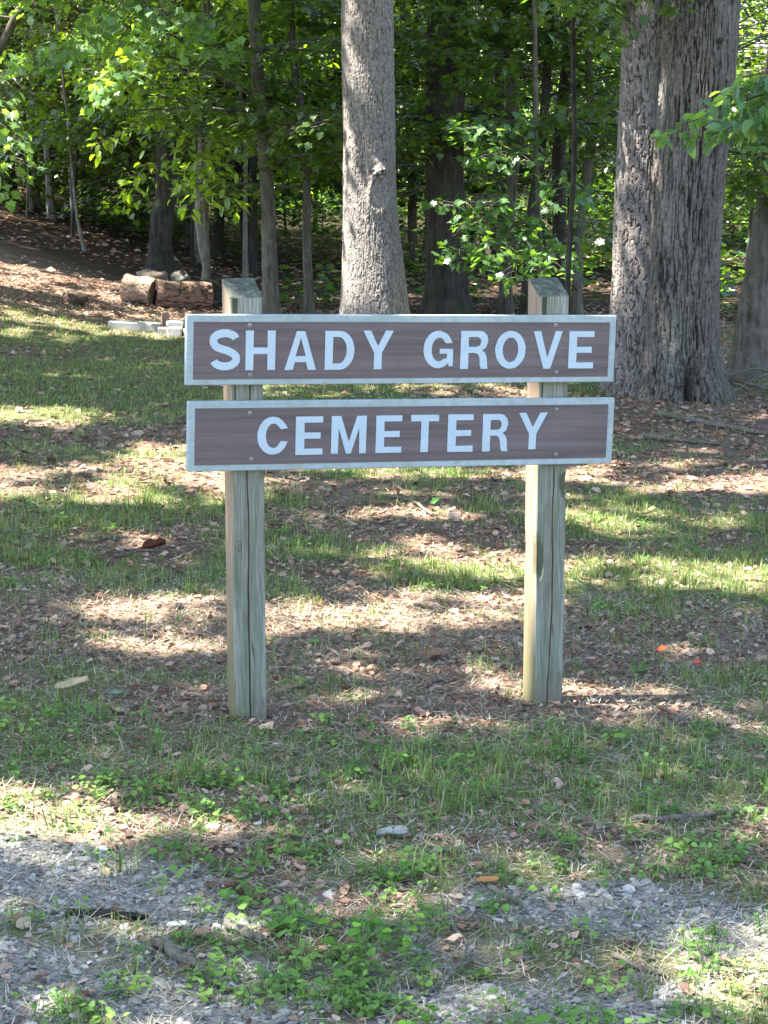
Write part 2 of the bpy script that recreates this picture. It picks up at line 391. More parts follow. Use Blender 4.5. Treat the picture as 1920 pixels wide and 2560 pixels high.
# ------------------------------------------------------------------ leaf litter
def litter():
    A = Acc()
    cols = [(.15,.09,.065),(.25,.165,.12),(.33,.235,.18),(.10,.065,.05),(.46,.38,.31),(.22,.14,.10),(.33,.23,.17),(.10,.075,.06),(.3,.27,.22),(.42,.34,.27)]
    def lay(n, y0, y1, s0, s1, T, tilt):
        x, y = wedge(n, y0, y1)
        keep = rng.random(len(x)) < (1.0-.72*grass_map(x, y))*(1-.82*gravel_map(x, y)) ; x, y = x[keep], y[keep]
        n = len(x); s = s0*.8+(s1*1.35-s0*.8)*rng.random(n)**2
        R = frames(n, slope_up(n, tilt), rand_dirs_h(n)+rng.normal(0, .12, (n, 3)))
        pos = np.stack([x, y, gzf(x, y)+rng.uniform(0, .012, n)], 1)
        sc3 = np.stack([s*rng.uniform(.5, 1.2, n), s, s*rng.uniform(.3, 1.8, n)], 1)
        A.add(*inst(T[0], T[1], pos, R, sc3, lerpcol(cols, n)*np.array([1.06, .92, .86])))
    lay(21000, 3.2, 8.5, .010, .030, DR, .45)
    lay(42000, 3.2, 8.5, .006, .02, KT, .6)
    lay(200, 3.2, 9, .035, .06, DR, .3)
    lay(32000, 8.5, 19, .016, .042, DR, .45)
    lay(14000, 8.5, 18, .02, .045, KT, .5)
    lay(2500, 17, 20, .04, .08, KT, .5); lay(6000, 21, 29, .06, .1, KT, .5)
    o = A.build('leaf_litter', M_dry); tag(o, 'brown dead leaves strewn over the lawn and forest floor', 'leaf litter', kind='stuff')
litter()
# ------------------------------------------------------------------ straw and cut grass
def blades(A, x, y, h, w, lean, cols, flat=False, jit=.15):
    n = len(x); d = rand_dirs_h(n); side = np.stack([-d[:, 1], d[:, 0], np.zeros(n)], 1)
    base = np.stack([x, y, gzf(x, y)-.002], 1); up = np.array([0, 0, 1.])
    if flat:
        z0 = rng.uniform(.002, .014, n); p0 = base+up*z0[:, None]
        p1 = p0+d*(h*.5)[:, None]+side*(h*rng.normal(0, .1, n))[:, None]+up*rng.uniform(.0, .012, n)[:, None]
        p2 = p0+d*h[:, None]+up*rng.uniform(-.002, .02, n)[:, None]
    else:
        p0 = base; p1 = base+up*(h*.55)[:, None]+d*(h*lean*.3)[:, None]; p2 = base+up*(h*(1-.25*lean))[:, None]+d*(h*lean)[:, None]
    ws = side*(w*.5)[:, None]
    V = np.stack([p0-ws, p0+ws, p1-ws*.85, p1+ws*.85, p2], 1).reshape(-1, 3)
    o = (np.arange(n)*5)[:, None]
    C = np.repeat(lerpcol(cols, n, jit), 5, axis=0)
    A.add(V, [o+np.array([[0,1,3,2]]), o+np.array([[2,3,4]])], C)
def straw():
    A = Acc(); cols = [(.42,.37,.26),(.30,.27,.2),(.52,.47,.36),(.2,.17,.13),(.36,.33,.28)]
    x, y = wedge(30000, 3.2, 7); n = len(x); blades(A, x, y, rng.uniform(.02, .09, n), rng.uniform(.001, .0022, n), 0, cols, True)
    x, y = wedge(11000, 6.5, 16); n = len(x); blades(A, x, y, rng.uniform(.03, .12, n), rng.uniform(.002, .004, n), 0, cols, True)
    o = A.build('dry_straw', M_dry); tag(o, 'pale dry grass clippings lying over the ground', 'dry grass', kind='stuff')
straw()
def grass():
    A = Acc(); g = [(.09,.15,.035),(.13,.21,.05),(.19,.26,.085),(.10,.17,.05),(.28,.27,.14)]
    gy = g+[(.22,.24,.09),(.19,.22,.07)]
    def lay(ncl, y0, y1, per, hr, wr, cols, th=.0):
        cx, cy = wedge(ncl, y0, y1); gm = grass_map(cx, cy)*(1-.75*gravel_map(cx, cy))
        k = rng.random(len(cx)) < gm+th; cx, cy = cx[k], cy[k]
        m = rng.integers(per//2, per*2, len(cx)); idx = np.repeat(np.arange(len(cx)), m); n = len(idx)
        r = rng.exponential(.022+.004*cy[idx], n); a = rng.uniform(0, 2*PI, n)
        x = cx[idx]+r*np.cos(a); y = cy[idx]+r*np.sin(a)
        hs = rng.uniform(.6, 1.3, len(cx))[idx]
        blades(A, x, y, hs*rng.uniform(*hr, n), rng.uniform(*wr, n), rng.uniform(.1, .9, n), cols, jit=.22)
    lay(3700, 3.2, 6.2, 7, (.012, .045), (.0013, .003), g, .14)
    lay(150, 3.3, 6.5, 14, (.05, .10), (.002, .0045), g, 0)
    lay(4600, 5.8, 9.5, 9, (.02, .055), (.002, .004), gy, .16)
    lay(140, 5.8, 9.5, 22, (.04, .08), (.002, .004), [(.16,.2,.06),(.11,.17,.045)], .05)
    lay(8500, 9.2, 17.5, 8, (.018, .045), (.003, .006), gy, .14)
    # the lusher tufts round the right post and on the lit strip
    for tx, ty, q, hh in ((.56,7.0,60,.09),(.3,7.15,70,.07),(.18,7.3,50,.07),(.72,7.25,40,.07),(.36,5.62,16,.05),(.43,5.53,14,.04),(.52,5.54,12,.05),(-.43,5.22,10,.06),(.30,5.95,30,.06),(.12,4.82,50,.1),(.2,4.65,40,.1),(.05,4.95,40,.09),(-.5,4.75,40,.08),(.3,4.9,40,.1),(.4,5.05,40,.08)):
        a = rng.uniform(0, 2*PI, q); r = rng.exponential(.035, q)
        blades(A, tx+r*np.cos(a), ty+r*np.sin(a), rng.uniform(.5, 1, q)*hh, rng.uniform(.002, .004, q), rng.uniform(.1, .8, q), gy if ty > 5.8 else g)
    o = A.build('grass', M_grass); tag(o, 'thin patchy green grass growing through leaf litter', 'grass', kind='stuff')
grass()
def clover():
    A = Acc(); cols = [(.09,.185,.038),(.135,.26,.05),(.10,.2,.05),(.19,.32,.065)]
    spots = [(-.25,3.75),(-.05,3.7),(.02,3.5),(-.1,3.55),(.25,3.35),(.4,3.4),(-.55,3.4),(-.3,3.55),(.6,3.45),(.05,3.85),(-.12,3.95),(-.4,4.2),(-.2,4.3),(.1,4.2),(.7,3.8),(.65,4.2),(-.6,4.6),(-.3,4.6),(.5,4.4),(.8,4.4)]
    sx = np.array([s[0] for s in spots]); sy = np.array([s[1] for s in spots])
    ncl = 620
    x, y = wedge(ncl, 3.15, 5.3); 
    w = rng.random(len(x)) < np.where(y < 3.8, .95, .8)*(1-.72*gravel_map(x, y)); x, y = x[w], y[w]
    i = rng.integers(0, len(spots), 230); x = np.concatenate([x, sx[i]+rng.normal(0, .07, 230)]); y = np.concatenate([y, sy[i]+rng.normal(0, .07, 230)])
    x2, y2 = wedge(500, 5.2, 9.5); k = rng.random(len(x2)) < grass_map(x2, y2)*.8; 
    allx = np.concatenate([x, x2[k]]); ally = np.concatenate([y, y2[k]])
    for T, frac in ((OVW, .45), (OV, .3), (MP, .25)):
        kk = rng.random(len(allx)) < frac+.25; px, py = allx[kk], ally[kk]
        m = rng.integers(3, 10, len(px)); idx = np.repeat(np.arange(len(px)), m); n = len(idx)
        d = rand_dirs_h(n); r = rng.uniform(.004, .04, n); hh = rng.uniform(.012, .05, len(px))[idx]*rng.uniform(.5, 1.1, n)
        lx = px[idx]+d[:, 0]*r; ly = py[idx]+d[:, 1]*r; g0 = gzf(lx, ly)
        s = rng.uniform(.009, .020, len(px))[idx]*rng.uniform(.7, 1.25, n)
        f = d+rng.normal(0, .25, (n, 3)); f[:, 2] -= .1
        R = frames(n, slope_up(n, .3), f)
        pc = lerpcol(cols, len(px), .18)[idx]*rng.normal(1, .1, n)[:, None]
        pos = np.stack([lx, ly, g0+hh], 1)
        A.add(*inst(T[0], T[1], pos, R, s, pc))
        # stems
        b = np.stack([px[idx], py[idx], gzf(px[idx], py[idx])], 1); sd = np.stack([-d[:, 1], d[:, 0], d[:, 2]], 1)*.0007
        V = np.stack([b-sd, b+sd, pos+sd, pos-sd], 1).reshape(-1, 3); o = (np.arange(n)*4)[:, None]
        A.add(V, [o+np.array([[0,1,2,3]])], np.repeat(pc*.8, 4, axis=0))
    # the brighter larger leafed weeds at the front
    for wx, wy, q, sz, hh in ((-.04,3.72,16,.034,.09),(.02,3.8,12,.03,.08),(-.17,3.82,9,.032,.06),(.3,3.33,14,.034,.06),(.08,3.4,12,.032,.05),(-.12,3.55,10,.03,.05),(-.27,3.98,7,.03,.03),(.45,3.36,10,.03,.05)):
        d = rand_dirs_h(q); r = rng.uniform(.01, .06, q); lx = wx+d[:, 0]*r; ly = wy+d[:, 1]*r
        pos = np.stack([lx, ly, gzf(lx, ly)+rng.uniform(.35, 1, q)*hh], 1)
        pc = lerpcol([(.10,.24,.03),(.16,.33,.04),(.08,.2,.03)], q)
        A.add(*inst(OVW[0], OVW[1], pos, frames(q, slope_up(q, .3), d+rng.normal(0, .2, (q, 3))), rng.uniform(.5, .95, q)*sz, pc))
        b = np.stack([np.full(q, wx)+d[:, 0]*.01, np.full(q, wy)+d[:, 1]*.01, gzf(np.full(q, wx), np.full(q, wy))], 1); sd = np.stack([-d[:, 1], d[:, 0], d[:, 2]], 1)*.0009
        V = np.stack([b-sd, b+sd, pos+sd, pos-sd], 1).reshape(-1, 3); o = (np.arange(q)*4)[:, None]
        A.add(V, [o+np.array([[0,1,2,3]])], np.repeat(pc*.8, 4, axis=0))
    o = A.build('clover', M_grass); tag(o, 'bright green clover and small weeds among the gravel', 'weeds', kind='stuff')
clover()
def gravel():
    A = Acc(); ph = (1+5**.5)/2
    ico = np.array([(-1,ph,0),(1,ph,0),(-1,-ph,0),(1,-ph,0),(0,-1,ph),(0,1,ph),(0,-1,-ph),(0,1,-ph),(ph,0,-1),(ph,0,1),(-ph,0,-1),(-ph,0,1)], float)/1.9
    F = np.array([[0,11,5],[0,5,1],[0,1,7],[0,7,10],[0,10,11],[1,5,9],[5,11,4],[11,10,2],[10,7,6],[7,1,8],[3,9,4],[3,4,2],[3,2,6],[3,6,8],[3,8,9],[4,9,5],[2,4,11],[6,2,10],[8,6,7],[9,8,1]])
    cols = [(.16,.152,.14),(.23,.22,.20),(.31,.295,.265),(.11,.104,.096),(.42,.39,.34),(.2,.17,.145)]
    x, y = wedge(38000, 3.15, 4.75)
    gm = gravel_map(x, y); k = rng.random(len(x)) < gm**1.8+.05; x, y = x[k], y[k]
    for j in range(5):
        T = ico*rng.uniform(.62, 1.3, (12, 1))*np.array([1, 1, .62])
        q = np.arange(len(x)) % 5 == j; n = q.sum()
        s = np.clip(rng.lognormal(math.log(.0040), .5, n), .002, .014)
        R = frames(n, slope_up(n, .35), rand_dirs_h(n)+rng.normal(0, .2, (n, 3)))
        sc3 = np.stack([s*rng.uniform(.7, 1.1, n), s*rng.uniform(.9, 1.7, n), s*rng.uniform(.5, 1, n)], 1)
        A.add(*inst(T, [F], np.stack([x[q], y[q], gzf(x[q], y[q])+s*.25], 1), R, sc3, lerpcol(cols, n, .12)))
    o = A.build('gravel', M_stone); tag(o, 'grey crushed stone scattered through the weeds', 'gravel', kind='stuff')
gravel()
def undergrowth():
    A = Acc(); cols = [(.025,.06,.012),(.04,.09,.016),(.06,.12,.02)]
    x = rng.uniform(-9, 9, 5200); y = rng.uniform(17.8, 38, 5200)
    nn = fbm(x*.7, y*.7, s=71); k = (nn > .56-.14*ss(22, 26, y)) & ((x > -2.0-.12*(y-17)) | (y > 24.6)) & (np.hypot(x+.1, y-15.9) > 1) & ~((x < -.8) & (y < 21.5)) & (rng.random(len(x)) < .75+.25*ss(22, 25, y)); x, y = x[k], y[k]
    m = rng.integers(10, 26, len(x)); idx = np.repeat(np.arange(len(x)), m); n = len(idx)
    d = rand_dirs_h(n); r = rng.uniform(.02, .28, n); H = (rng.uniform(.08, .5, len(x))*(1+.8*ss(18.5, 21, y)+1.4*ss(23, 27, y)))[idx]
    lx = x[idx]+d[:, 0]*r; ly = y[idx]+d[:, 1]*r
    pos = np.stack([lx, ly, gz(lx, ly)+H*rng.uniform(.3, 1, n)], 1)
    A.add(*inst(OVW[0], OVW[1], pos, frames(n, slope_up(n, .35), d+rng.normal(0, .2, (n, 3))), rng.uniform(.05, .1, n), lerpcol(cols, n, .2)))
    o = A.build('undergrowth', M_leaf); tag(o, 'low leafy seedlings on the dark forest floor', 'undergrowth', kind='stuff')
undergrowth()

# ------------------------------------------------------------------ bark trunks with real relief
def bark_trunk(ctrl, nth, nz, cell=(.045, .17), depth=.014, flare=0, fh=.28, lobes=5, ph=0, seed=1, col=(.20,.175,.155), dcol=(.045,.037,.032), bumpf=None, shag=0):
    """ctrl rows (x,y,z,r) from base up; returns V,F,C."""
    P = resample(ctrl, nz); zz = P[:, 2]
    th = np.arange(nth)*2*PI/nth
    R = P[:, 3]; z0 = zz[0]
    TH, ZZ = np.meshgrid(th, zz-z0); RR = np.repeat(R[:, None], nth, 1)
    r = RR*(1+flare*np.exp(-ZZ/fh)*(.55+.45*np.cos(lobes*TH+ph)+.25*np.cos(2*TH+ph*2)))
    r *= 1+.06*(fbm(np.cos(TH)*1.5+seed, np.sin(TH)*1.5, ZZ*.8, s=seed, o=3)-.5)*2
    # furrows: contour lines of a field stretched up the trunk, so that ridges split and rejoin
    cx_, cy_ = np.cos(TH)*RR/cell[0], np.sin(TH)*RR/cell[0]; cz = ZZ/cell[1]
    n1 = vn(cx_*.9+seed, cy_*.9, cz, s=seed+9)*.75+vn(cx_*2.1, cy_*2.1+seed, cz*2.3, s=seed+10)*.25+.10*vn(cx_*4, cy_*4, cz*9, s=seed+12)
    t1 = np.abs(np.mod(n1*3.3, 1)-.5)*2
    n2 = vn(cx_*1.7+5, cy_*1.7, cz*1.5+9, s=seed+13)+.12*vn(cx_*5, cy_*5, cz*12, s=seed+14)
    t2 = np.abs(np.mod(n2*2.3, 1)-.5)*2
    n3 = vn(cx_*.8, cy_*.8, cz*5.5, s=seed+15)
    t3 = np.abs(np.mod(n3*2.2+n1, 1)-.5)*2
    ridge = ss(.03, .34, t1)*(.5+.5*ss(.0, .22, t2))*(.72+.28*ss(0, .10, t3))
    cid = vn(cx_*1.3, cy_*1.3, cz*3, s=seed+16)
    fine = fbm(np.cos(TH)*14*RR/.2, np.sin(TH)*14*RR/.2, ZZ*22, s=seed+20, o=3)
    hgt = depth*(ridge-.6)+depth*.35*(fine-.5)+depth*.3*(cid-.5)
    if shag: hgt += shag*np.maximum(0, fine-.55)*3*(cid > .6)
    colw = np.ones_like(hgt)
    if bumpf is not None:
        dh, k = bumpf(TH, ZZ, r); hgt = hgt*k+dh; ridge = ridge*k+(1-k)*.85
    r = r+hgt
    V = np.stack([P[:, 0][:, None]+r*np.cos(TH), P[:, 1][:, None]+r*np.sin(TH), np.repeat(zz[:, None], nth, 1)], -1).reshape(-1, 3)
    i = np.arange(nz-1)[:, None]*nth; j = np.arange(nth)[None]; j2 = (j+1) % nth
    F = np.stack([i+j, i+j2, i+nth+j2, i+nth+j], -1).reshape(-1, 4)
    t = np.clip(ridge*.85+.3*(fine-.5)+.15*(cid-.5), 0, 1)[..., None]
    C = (np.array(dcol)*(1-t)+np.array(col)*t)
    lich = ss(.56, .7, fbm(np.cos(TH)*2.2, np.sin(TH)*2.2, ZZ*2.5, s=seed+30))[..., None]*.35
    C = C*(1-lich)+np.array([.19,.19,.165])*lich
    moss = (ss(.45, .7, fbm(np.cos(TH)*3, np.sin(TH)*3, ZZ*3, s=seed+31))*ss(.7, .05, ZZ))[..., None]*.35
    C = C*(1-moss)+np.array([.07,.085,.04])*moss
    return V, F, C.reshape(-1, 3)

# ---- crowns high above the frame: unseen leaves placed to shape the dappled shade
CAN_T = {}
def canopy_assign(key, V, F, C): CAN_T.setdefault(key, Acc()).add(V, F, C)
CAN_TREES = {'oak': (-.1, 15.9), 'twin': (1.75, 12.5), 'dark': (.58, 17.8), 'w1': (-7.5, 5.5), 'w2': (-8.5, 12.5), 'w3': (-8.8, 21.), 'e1': (8.5, 16.), 'n1': (1.5, 27.), 'n2': (-4.5, 30.), 'n3': (7.5, 28.5)}
def canopy():
    keys = list(CAN_TREES); cen = np.array([CAN_TREES[k] for k in keys])
    cols = [(.04,.085,.018),(.06,.12,.025)]
    def lay(n, x0, x1, y0, y1, s, zlo, zhi):
        gx = rng.uniform(x0, x1, n); gy = rng.uniform(y0, y1, n)
        sh = 1-litmask(gx, gy)
        k = rng.random(n) < sh**1.5
        gx, gy = gx[k], gy[k]; m = len(gx)
        gzv = gz(gx, gy)
        h = zlo+(zhi-zlo)*rng.random(m)**1.0
        t = (h-gzv)/SUN[2]
        pos = np.stack([gx+SUN[0]*t, gy+SUN[1]*t, h], 1)
        R = frames(m, slope_up(m, .5), rand_dirs_h(m)+rng.normal(0, .3, (m, 3)))
        V, F, C = inst(KT[0], KT[1], pos, R, s*rng.uniform(.7, 1.3, m), lerpcol(cols, m))
        own = np.argmin(((pos[:, None, :2]-cen[None])**2).sum(-1)+rng.normal(0, 3, (m, 1)), axis=1)
        Vr = V.reshape(m, -1, 3); Cr = C.reshape(m, -1, 3)
        for q, key in enumerate(keys):
            w = own == q
            if w.sum() == 0: continue
            n2 = w.sum(); f = (KT[1][0][None]+(np.arange(n2)*len(KT[0]))[:, None, None]).reshape(-1, 3)
            canopy_assign(key, Vr[w].reshape(-1, 3), f, Cr[w].reshape(-1, 3))
    lay(26000, -1.9, 2.0, 3.0, 8.2, .13, 7.0, 9.5)
    lay(38000, -3.4, 3.6, 8.0, 14.5, .17, 7.0, 10.5)
    lay(30000, -5, 5, 14.3, 20, .22, 7.5, 11)
    lay(17000, -9, 9, 19.5, 32, .4, 9, 13)
    lay(2500, -5, -1.9, 3.5, 9, .4, 7, 10); lay(2500, 2, 6, 3.5, 9, .4, 7, 10)
    lay(2500, -8, -3.4, 9, 15, .4, 7, 10); lay(2500, 3.6, 9, 9, 15, .4, 7, 11)
canopy()
def crown_child(key, parent):
    if key in CAN_T:
        o = CAN_T[key].build('crown', M_leaf); o.parent = parent; o.matrix_parent_inverse.identity(); o.location = -Vector(parent.location)

# ---- visible leafy sprays
def spray(A, B, p0, p1, width, nleaf, size, T, cols, droop=.15, thick=.05, twigs=9, tr=.006, jit=.2, tilt=.32):
    """a branch from p0 to p1 with side twigs carrying leaves in a roughly flat layer"""
    p0 = np.array(p0, float); p1 = np.array(p1, float); Ld = np.linalg.norm(p1-p0); ax = (p1-p0)/Ld
    side = np.cross(ax, [0, 0, 1.]); side /= np.linalg.norm(side)+1e-9
    side = side+np.array([0,0,rng.normal(0,.15)])
    def at(t): 
        t = np.asarray(t, float)[..., None]
        return p0+(p1-p0)*t+np.array([0, 0, 1.])*(droop*Ld*(t-t*t*1.0)*.9)
    if B is not None:
        ts = np.linspace(0, 1, 6); B.add(*tube(at(ts), np.linspace(tr, tr*.35, 6), 4, False))
    tt = np.linspace(.12, 1, twigs); w = width*np.sin(np.clip(tt*1.02, 0, 1)*PI*.82+.35)
    per = max(2, nleaf//(2*twigs)); pos = []; dr = []
    for t, ww in zip(tt, w):
        for sg in (-1, 1):
            b = at(t); tip = b+sg*side*ww+ax*ww*.55+np.array([0, 0, -abs(ww)*rng.uniform(.05, .35)])
            if B is not None and ww > .05: B.add(*tube(np.array([b, (b+tip)/2+[0, 0, .02], tip]), [tr*.45, tr*.35, tr*.2], 3, False))
            s = rng.uniform(.1, 1.05, per)[:, None]
            q = b+(tip-b)*s+rng.normal(0, thick, (per, 3))*np.array([.5, .5, 1])
            pos.append(q); dd = (tip-b)/(np.linalg.norm(tip-b)+1e-6)
            dr.append(np.repeat(dd[None], per, 0)+rng.normal(0, .55, (per, 3))-np.array([0, 0, .25]))
    pos = np.concatenate(pos); dr = np.concatenate(dr); n = len(pos)
    base = lerpcol(cols, 1, .12)
    c = np.clip((.45*base+.55*lerpcol(cols, n, .1))*rng.normal(1, jit*.6, n)[:, None], .006, 1)
    A.add(*inst(T[0], T[1], pos, frames(n, slope_up(n, tilt), dr), size*rng.uniform(.65, 1.2, n), c))
G_maple = [(.045,.09,.016),(.065,.12,.022),(.09,.155,.03),(.05,.10,.024)]
G_yel = [(.14,.235,.028),(.20,.31,.04),(.10,.19,.03)]
G_mix = [(.05,.095,.016),(.08,.135,.02),(.12,.19,.028),(.04,.075,.016)]

def tree(name, label, cat, ctrl, barkm, sprays=0, zr=(1.0, 4.6), blen=(.7, 1.6), leaf=.072, T=MP, cols=G_maple, nl=165, group=None, dense=None, key=None, k=10, seed=0, extra=()):
    st = np.random.default_rng(seed+100)
    b = ctrl[0]; root = empty(name, (b[0], b[1], b[2])); tag(root, label, cat, group)
    loc = np.array([b[0], b[1], b[2]])
    B = Acc(); P = resample(ctrl, 26); P[:, :2] += np.stack([vn(P[:, 2]*.8, P[:, 2]*0+seed, s=seed)-.5, vn(P[:, 2]*.8, P[:, 2]*0+seed+9, s=seed)-.5], 1)*.12*ss(0, 2, P[:, 2]-b[2])[:, None]
    B.add(*tube(P[:, :3], P[:, 3]*(1+.6*np.exp(-(P[:, 2]-b[2])/.12)), k, True, .25, seed))
    A = Acc()
    for i in range(sprays):
        z = st.uniform(*zr); j = np.argmin(abs(P[:, 2]-b[2]-z)); q = P[j, :3]; a = -PI/2+st.uniform(-2.1, 2.1); l = st.uniform(*blen)
        d = np.array([math.cos(a), math.sin(a), st.uniform(-.12, .32)])
        spray(A, B, q, q+d*l, l*.38, nl, leaf, T, cols, droop=.12, thick=.045, twigs=max(5, int(l*7)), tr=max(.004, min(P[j, 3]*.3, .014)))
    for e in extra: spray(A, B, *e[0], **e[1])
    o = B.build('trunk', barkm, None, True); o.data.transform(__import__('mathutils').Matrix.Translation(-Vector(loc))); o.parent = root
    if A.n:
        c = A.build('crown', M_leaf); c.parent = root; c.location = -Vector(loc)
    if key: crown_child(key, root)
    return root

# ---- the two big trees with modelled bark
def hero(name, label, stems, key, parts=None):
    b = stems[0]['ctrl'][0]; root = empty(name, (b[0], b[1], b[2]+.05)); tag(root, label, 'tree')
    for s in stems:
        V, F, C = bark_trunk(**s); V = V-np.array(root.location)
        mesh_np('trunk', V, F, M_bark, root, C, True)
    crown_child(key, root); return root
def knot(TH, ZZ, r):
    # an old branch scar with a shaggy lip above it, facing the path
    th0 = -PI/2+.32; d = np.angle(np.exp(1j*(TH-th0)))*.21
    lip = np.exp(-(d/.055)**2-((ZZ-1.42)/.06)**2)
    scar = np.exp(-((d/.075)**2+((ZZ-1.22)/.13)**2)**1.5)
    rough = (fbm(TH*9, ZZ*30, s=77)-.35)
    ring = np.exp(-((np.sqrt((d/.075)**2+((ZZ-1.22)/.14)**2)-1+.7*(fbm(TH*7, ZZ*9, s=78)-.5))/.2)**2)
    return .08*lip*(.4+1.6*rough)+.012*ring*(.3+1.4*fbm(TH*5, ZZ*7, s=79))+.016*scar, 1-.6*scar
hero('oak_tree', 'big straight oak trunk with an old branch scar behind the sign centre', [dict(ctrl=[(-.08,15.9,-.12,.29),(-.08,15.9,.2,.262),(-.09,15.9,.6,.235),(-.115,15.9,1.1,.208),(-.115,15.9,1.6,.203),(-.125,15.9,2.2,.2),(-.13,15.9,3,.195),(-.15,15.9,6,.17),(-.1,15.9,11,.1)], nth=420, nz=1300, cell=(.015, .11), depth=.006, flare=.2, lobes=5, ph=.6, seed=3, bumpf=knot, col=(.265,.232,.208), dcol=(.085,.07,.06), shag=.006)], 'oak')
def hollow(TH, ZZ, r):
    th0 = -PI/2+.12; d = np.angle(np.exp(1j*(TH-th0)))*.3
    return -.28*np.exp(-(d/.075)**2-((ZZ-.08)/.24)**2), np.ones_like(ZZ)
hero('twin_oak_tree', 'thick furrowed twin-stemmed oak standing right of the sign', [
 dict(ctrl=[(1.86,12.4,-.15,.30),(1.85,12.42,.15,.245),(1.845,12.45,.45,.228),(1.852,12.45,.9,.222),(1.868,12.45,1.4,.224),(1.9,12.45,1.9,.224),(1.925,12.45,2.5,.22),(2.0,12.45,3.4,.21),(2.2,12.5,6,.19),(2.5,12.5,11,.1)], nth=460, nz=1500, cell=(.022, .30), depth=.016, flare=.42, fh=.15, lobes=5, ph=.9, seed=8, bumpf=hollow, col=(.14,.12,.105), dcol=(.022,.019,.016)),  # main stem's bark coloured darker for the shade it stands in
 dict(ctrl=[(1.585,12.58,-.12,.2),(1.6,12.58,.3,.185),(1.605,12.58,.7,.172),(1.595,12.58,1.1,.16),(1.6,12.58,1.6,.152),(1.6,12.58,2.2,.145),(1.56,12.6,3.4,.135),(1.4,12.6,6,.1),(1.2,12.6,9,.06)], nth=300, nz=1200, cell=(.022, .11), depth=.010, flare=.2, lobes=4, ph=1., seed=15, col=(.21,.18,.165), dcol=(.045,.037,.032))], 'twin')

# ---- trees one can tell apart
S = dict
tree('dark_tree', 'thick black-looking trunk just right of the central oak', 'tree', [(.56,17.8,-.05,.2),(.55,17.8,1,.175),(.57,17.8,2.5,.165),(.6,17.8,6,.15),(.6,17.8,10,.08)], M_dark, 10, (2.0, 4.5), key='dark', seed=1, k=18)
tree('young_tree', 'upright grey-brown trunk directly behind the left sign post', 'tree', [(-.97,17.3,-.03,.075),(-.99,17.3,.8,.066),(-1.04,17.3,1.5,.06),(-1.09,17.3,2.2,.056),(-1.15,17.3,5,.04)], M_thin, 24, (1.15, 4.2), seed=2)
tree('young_tree', 'slim dark trunk midway between left sign post and oak', 'tree', [(-.66,17.7,-.03,.045),(-.69,17.7,.9,.04),(-.74,17.7,2.1,.035),(-.78,17.7,5,.025)], M_thin, 22, (1.05, 4.2), seed=3)
tree('young_tree', 'pale crooked sapling left of the left sign post above the logs', 'tree', [(-1.84,20.4,0,.045),(-1.80,20.4,.25,.04),(-1.86,20.4,.55,.036),(-1.88,20.4,1.2,.03),(-1.75,20.4,4.4,.02)], M_pale, 16, (1.0, 3.8), leaf=.09, T=OV, cols=G_yel, seed=4)
tree('young_tree', 'thin pole-like sapling between the pale crooked sapling and left post', 'tree', [(-1.5,21.8,0,.028),(-1.5,21.8,1.2,.022),(-1.55,21.8,4.2,.015)], M_pale, 12, (1.2, 4), T=OV, cols=G_mix, seed=5)
tree('young_tree', 'straight light grey trunk behind the maple leaves left of right post', 'tree', [(1.09,18,-.04,.058),(1.09,18,.8,.052),(1.13,18,1.7,.05),(1.08,18,2.7,.045),(1.0,18,5,.03)], M_thin, 18, (1.5, 4.4), seed=6)
tree('young_tree', 'dark trunk rising behind the right sign post, leaning right', 'tree', [(1.25,17.7,-.04,.05),(1.3,17.7,.9,.045),(1.4,17.7,1.8,.042),(1.5,17.7,5,.03)], M_dark, 15, (1.3, 4.2), seed=7)
tree('young_tree', 'slender dark trunk between right sign post and twin oak', 'tree', [(1.7,17.7,-.04,.045),(1.72,17.7,.9,.04),(1.79,17.7,2.05,.035),(1.85,17.7,5,.03)], M_thin, 15, (1.3, 4.2), seed=8)
tree('young_tree', 'black trunk close behind the right sign post on its right', 'tree', [(1.6,18.4,-.04,.075),(1.6,18.4,1,.065),(1.62,18.4,5,.05)], M_dark, 13, (1.6, 4.2), seed=9)
tree('shaded_tree', 'broad dark trunk behind the logs under yellow-green leaves', 'tree', [(-2.36,21.2,.05,.13),(-2.33,21.2,.7,.115),(-2.25,21.2,1.4,.11),(-2.2,21.2,5,.09)], M_dark, 20, (1.35, 4.4), blen=(.9, 1.9), seed=10, k=14)
tree('edge_tree', 'grooved grey-brown trunk at right edge beyond the twin oak', 'tree', [(2.46,13.5,-.08,.125),(2.5,13.5,.4,.11),(2.56,13.5,1.0,.1),(2.62,13.5,1.8,.095),(2.8,13.5,5,.07)], M_thin, 9, (.95, 4.2), blen=(.5, .9), seed=11, k=16)
tree('leaning_sapling', 'thin white leaning stem at the top of the left slope', 'tree', [(-3.22,21.7,.32,.02),(-3.3,21.7,.75,.018),(-3.35,21.7,1.3,.015),(-3.5,21.7,3,.01)], M_pale, 12, (1., 2.7), seed=12)
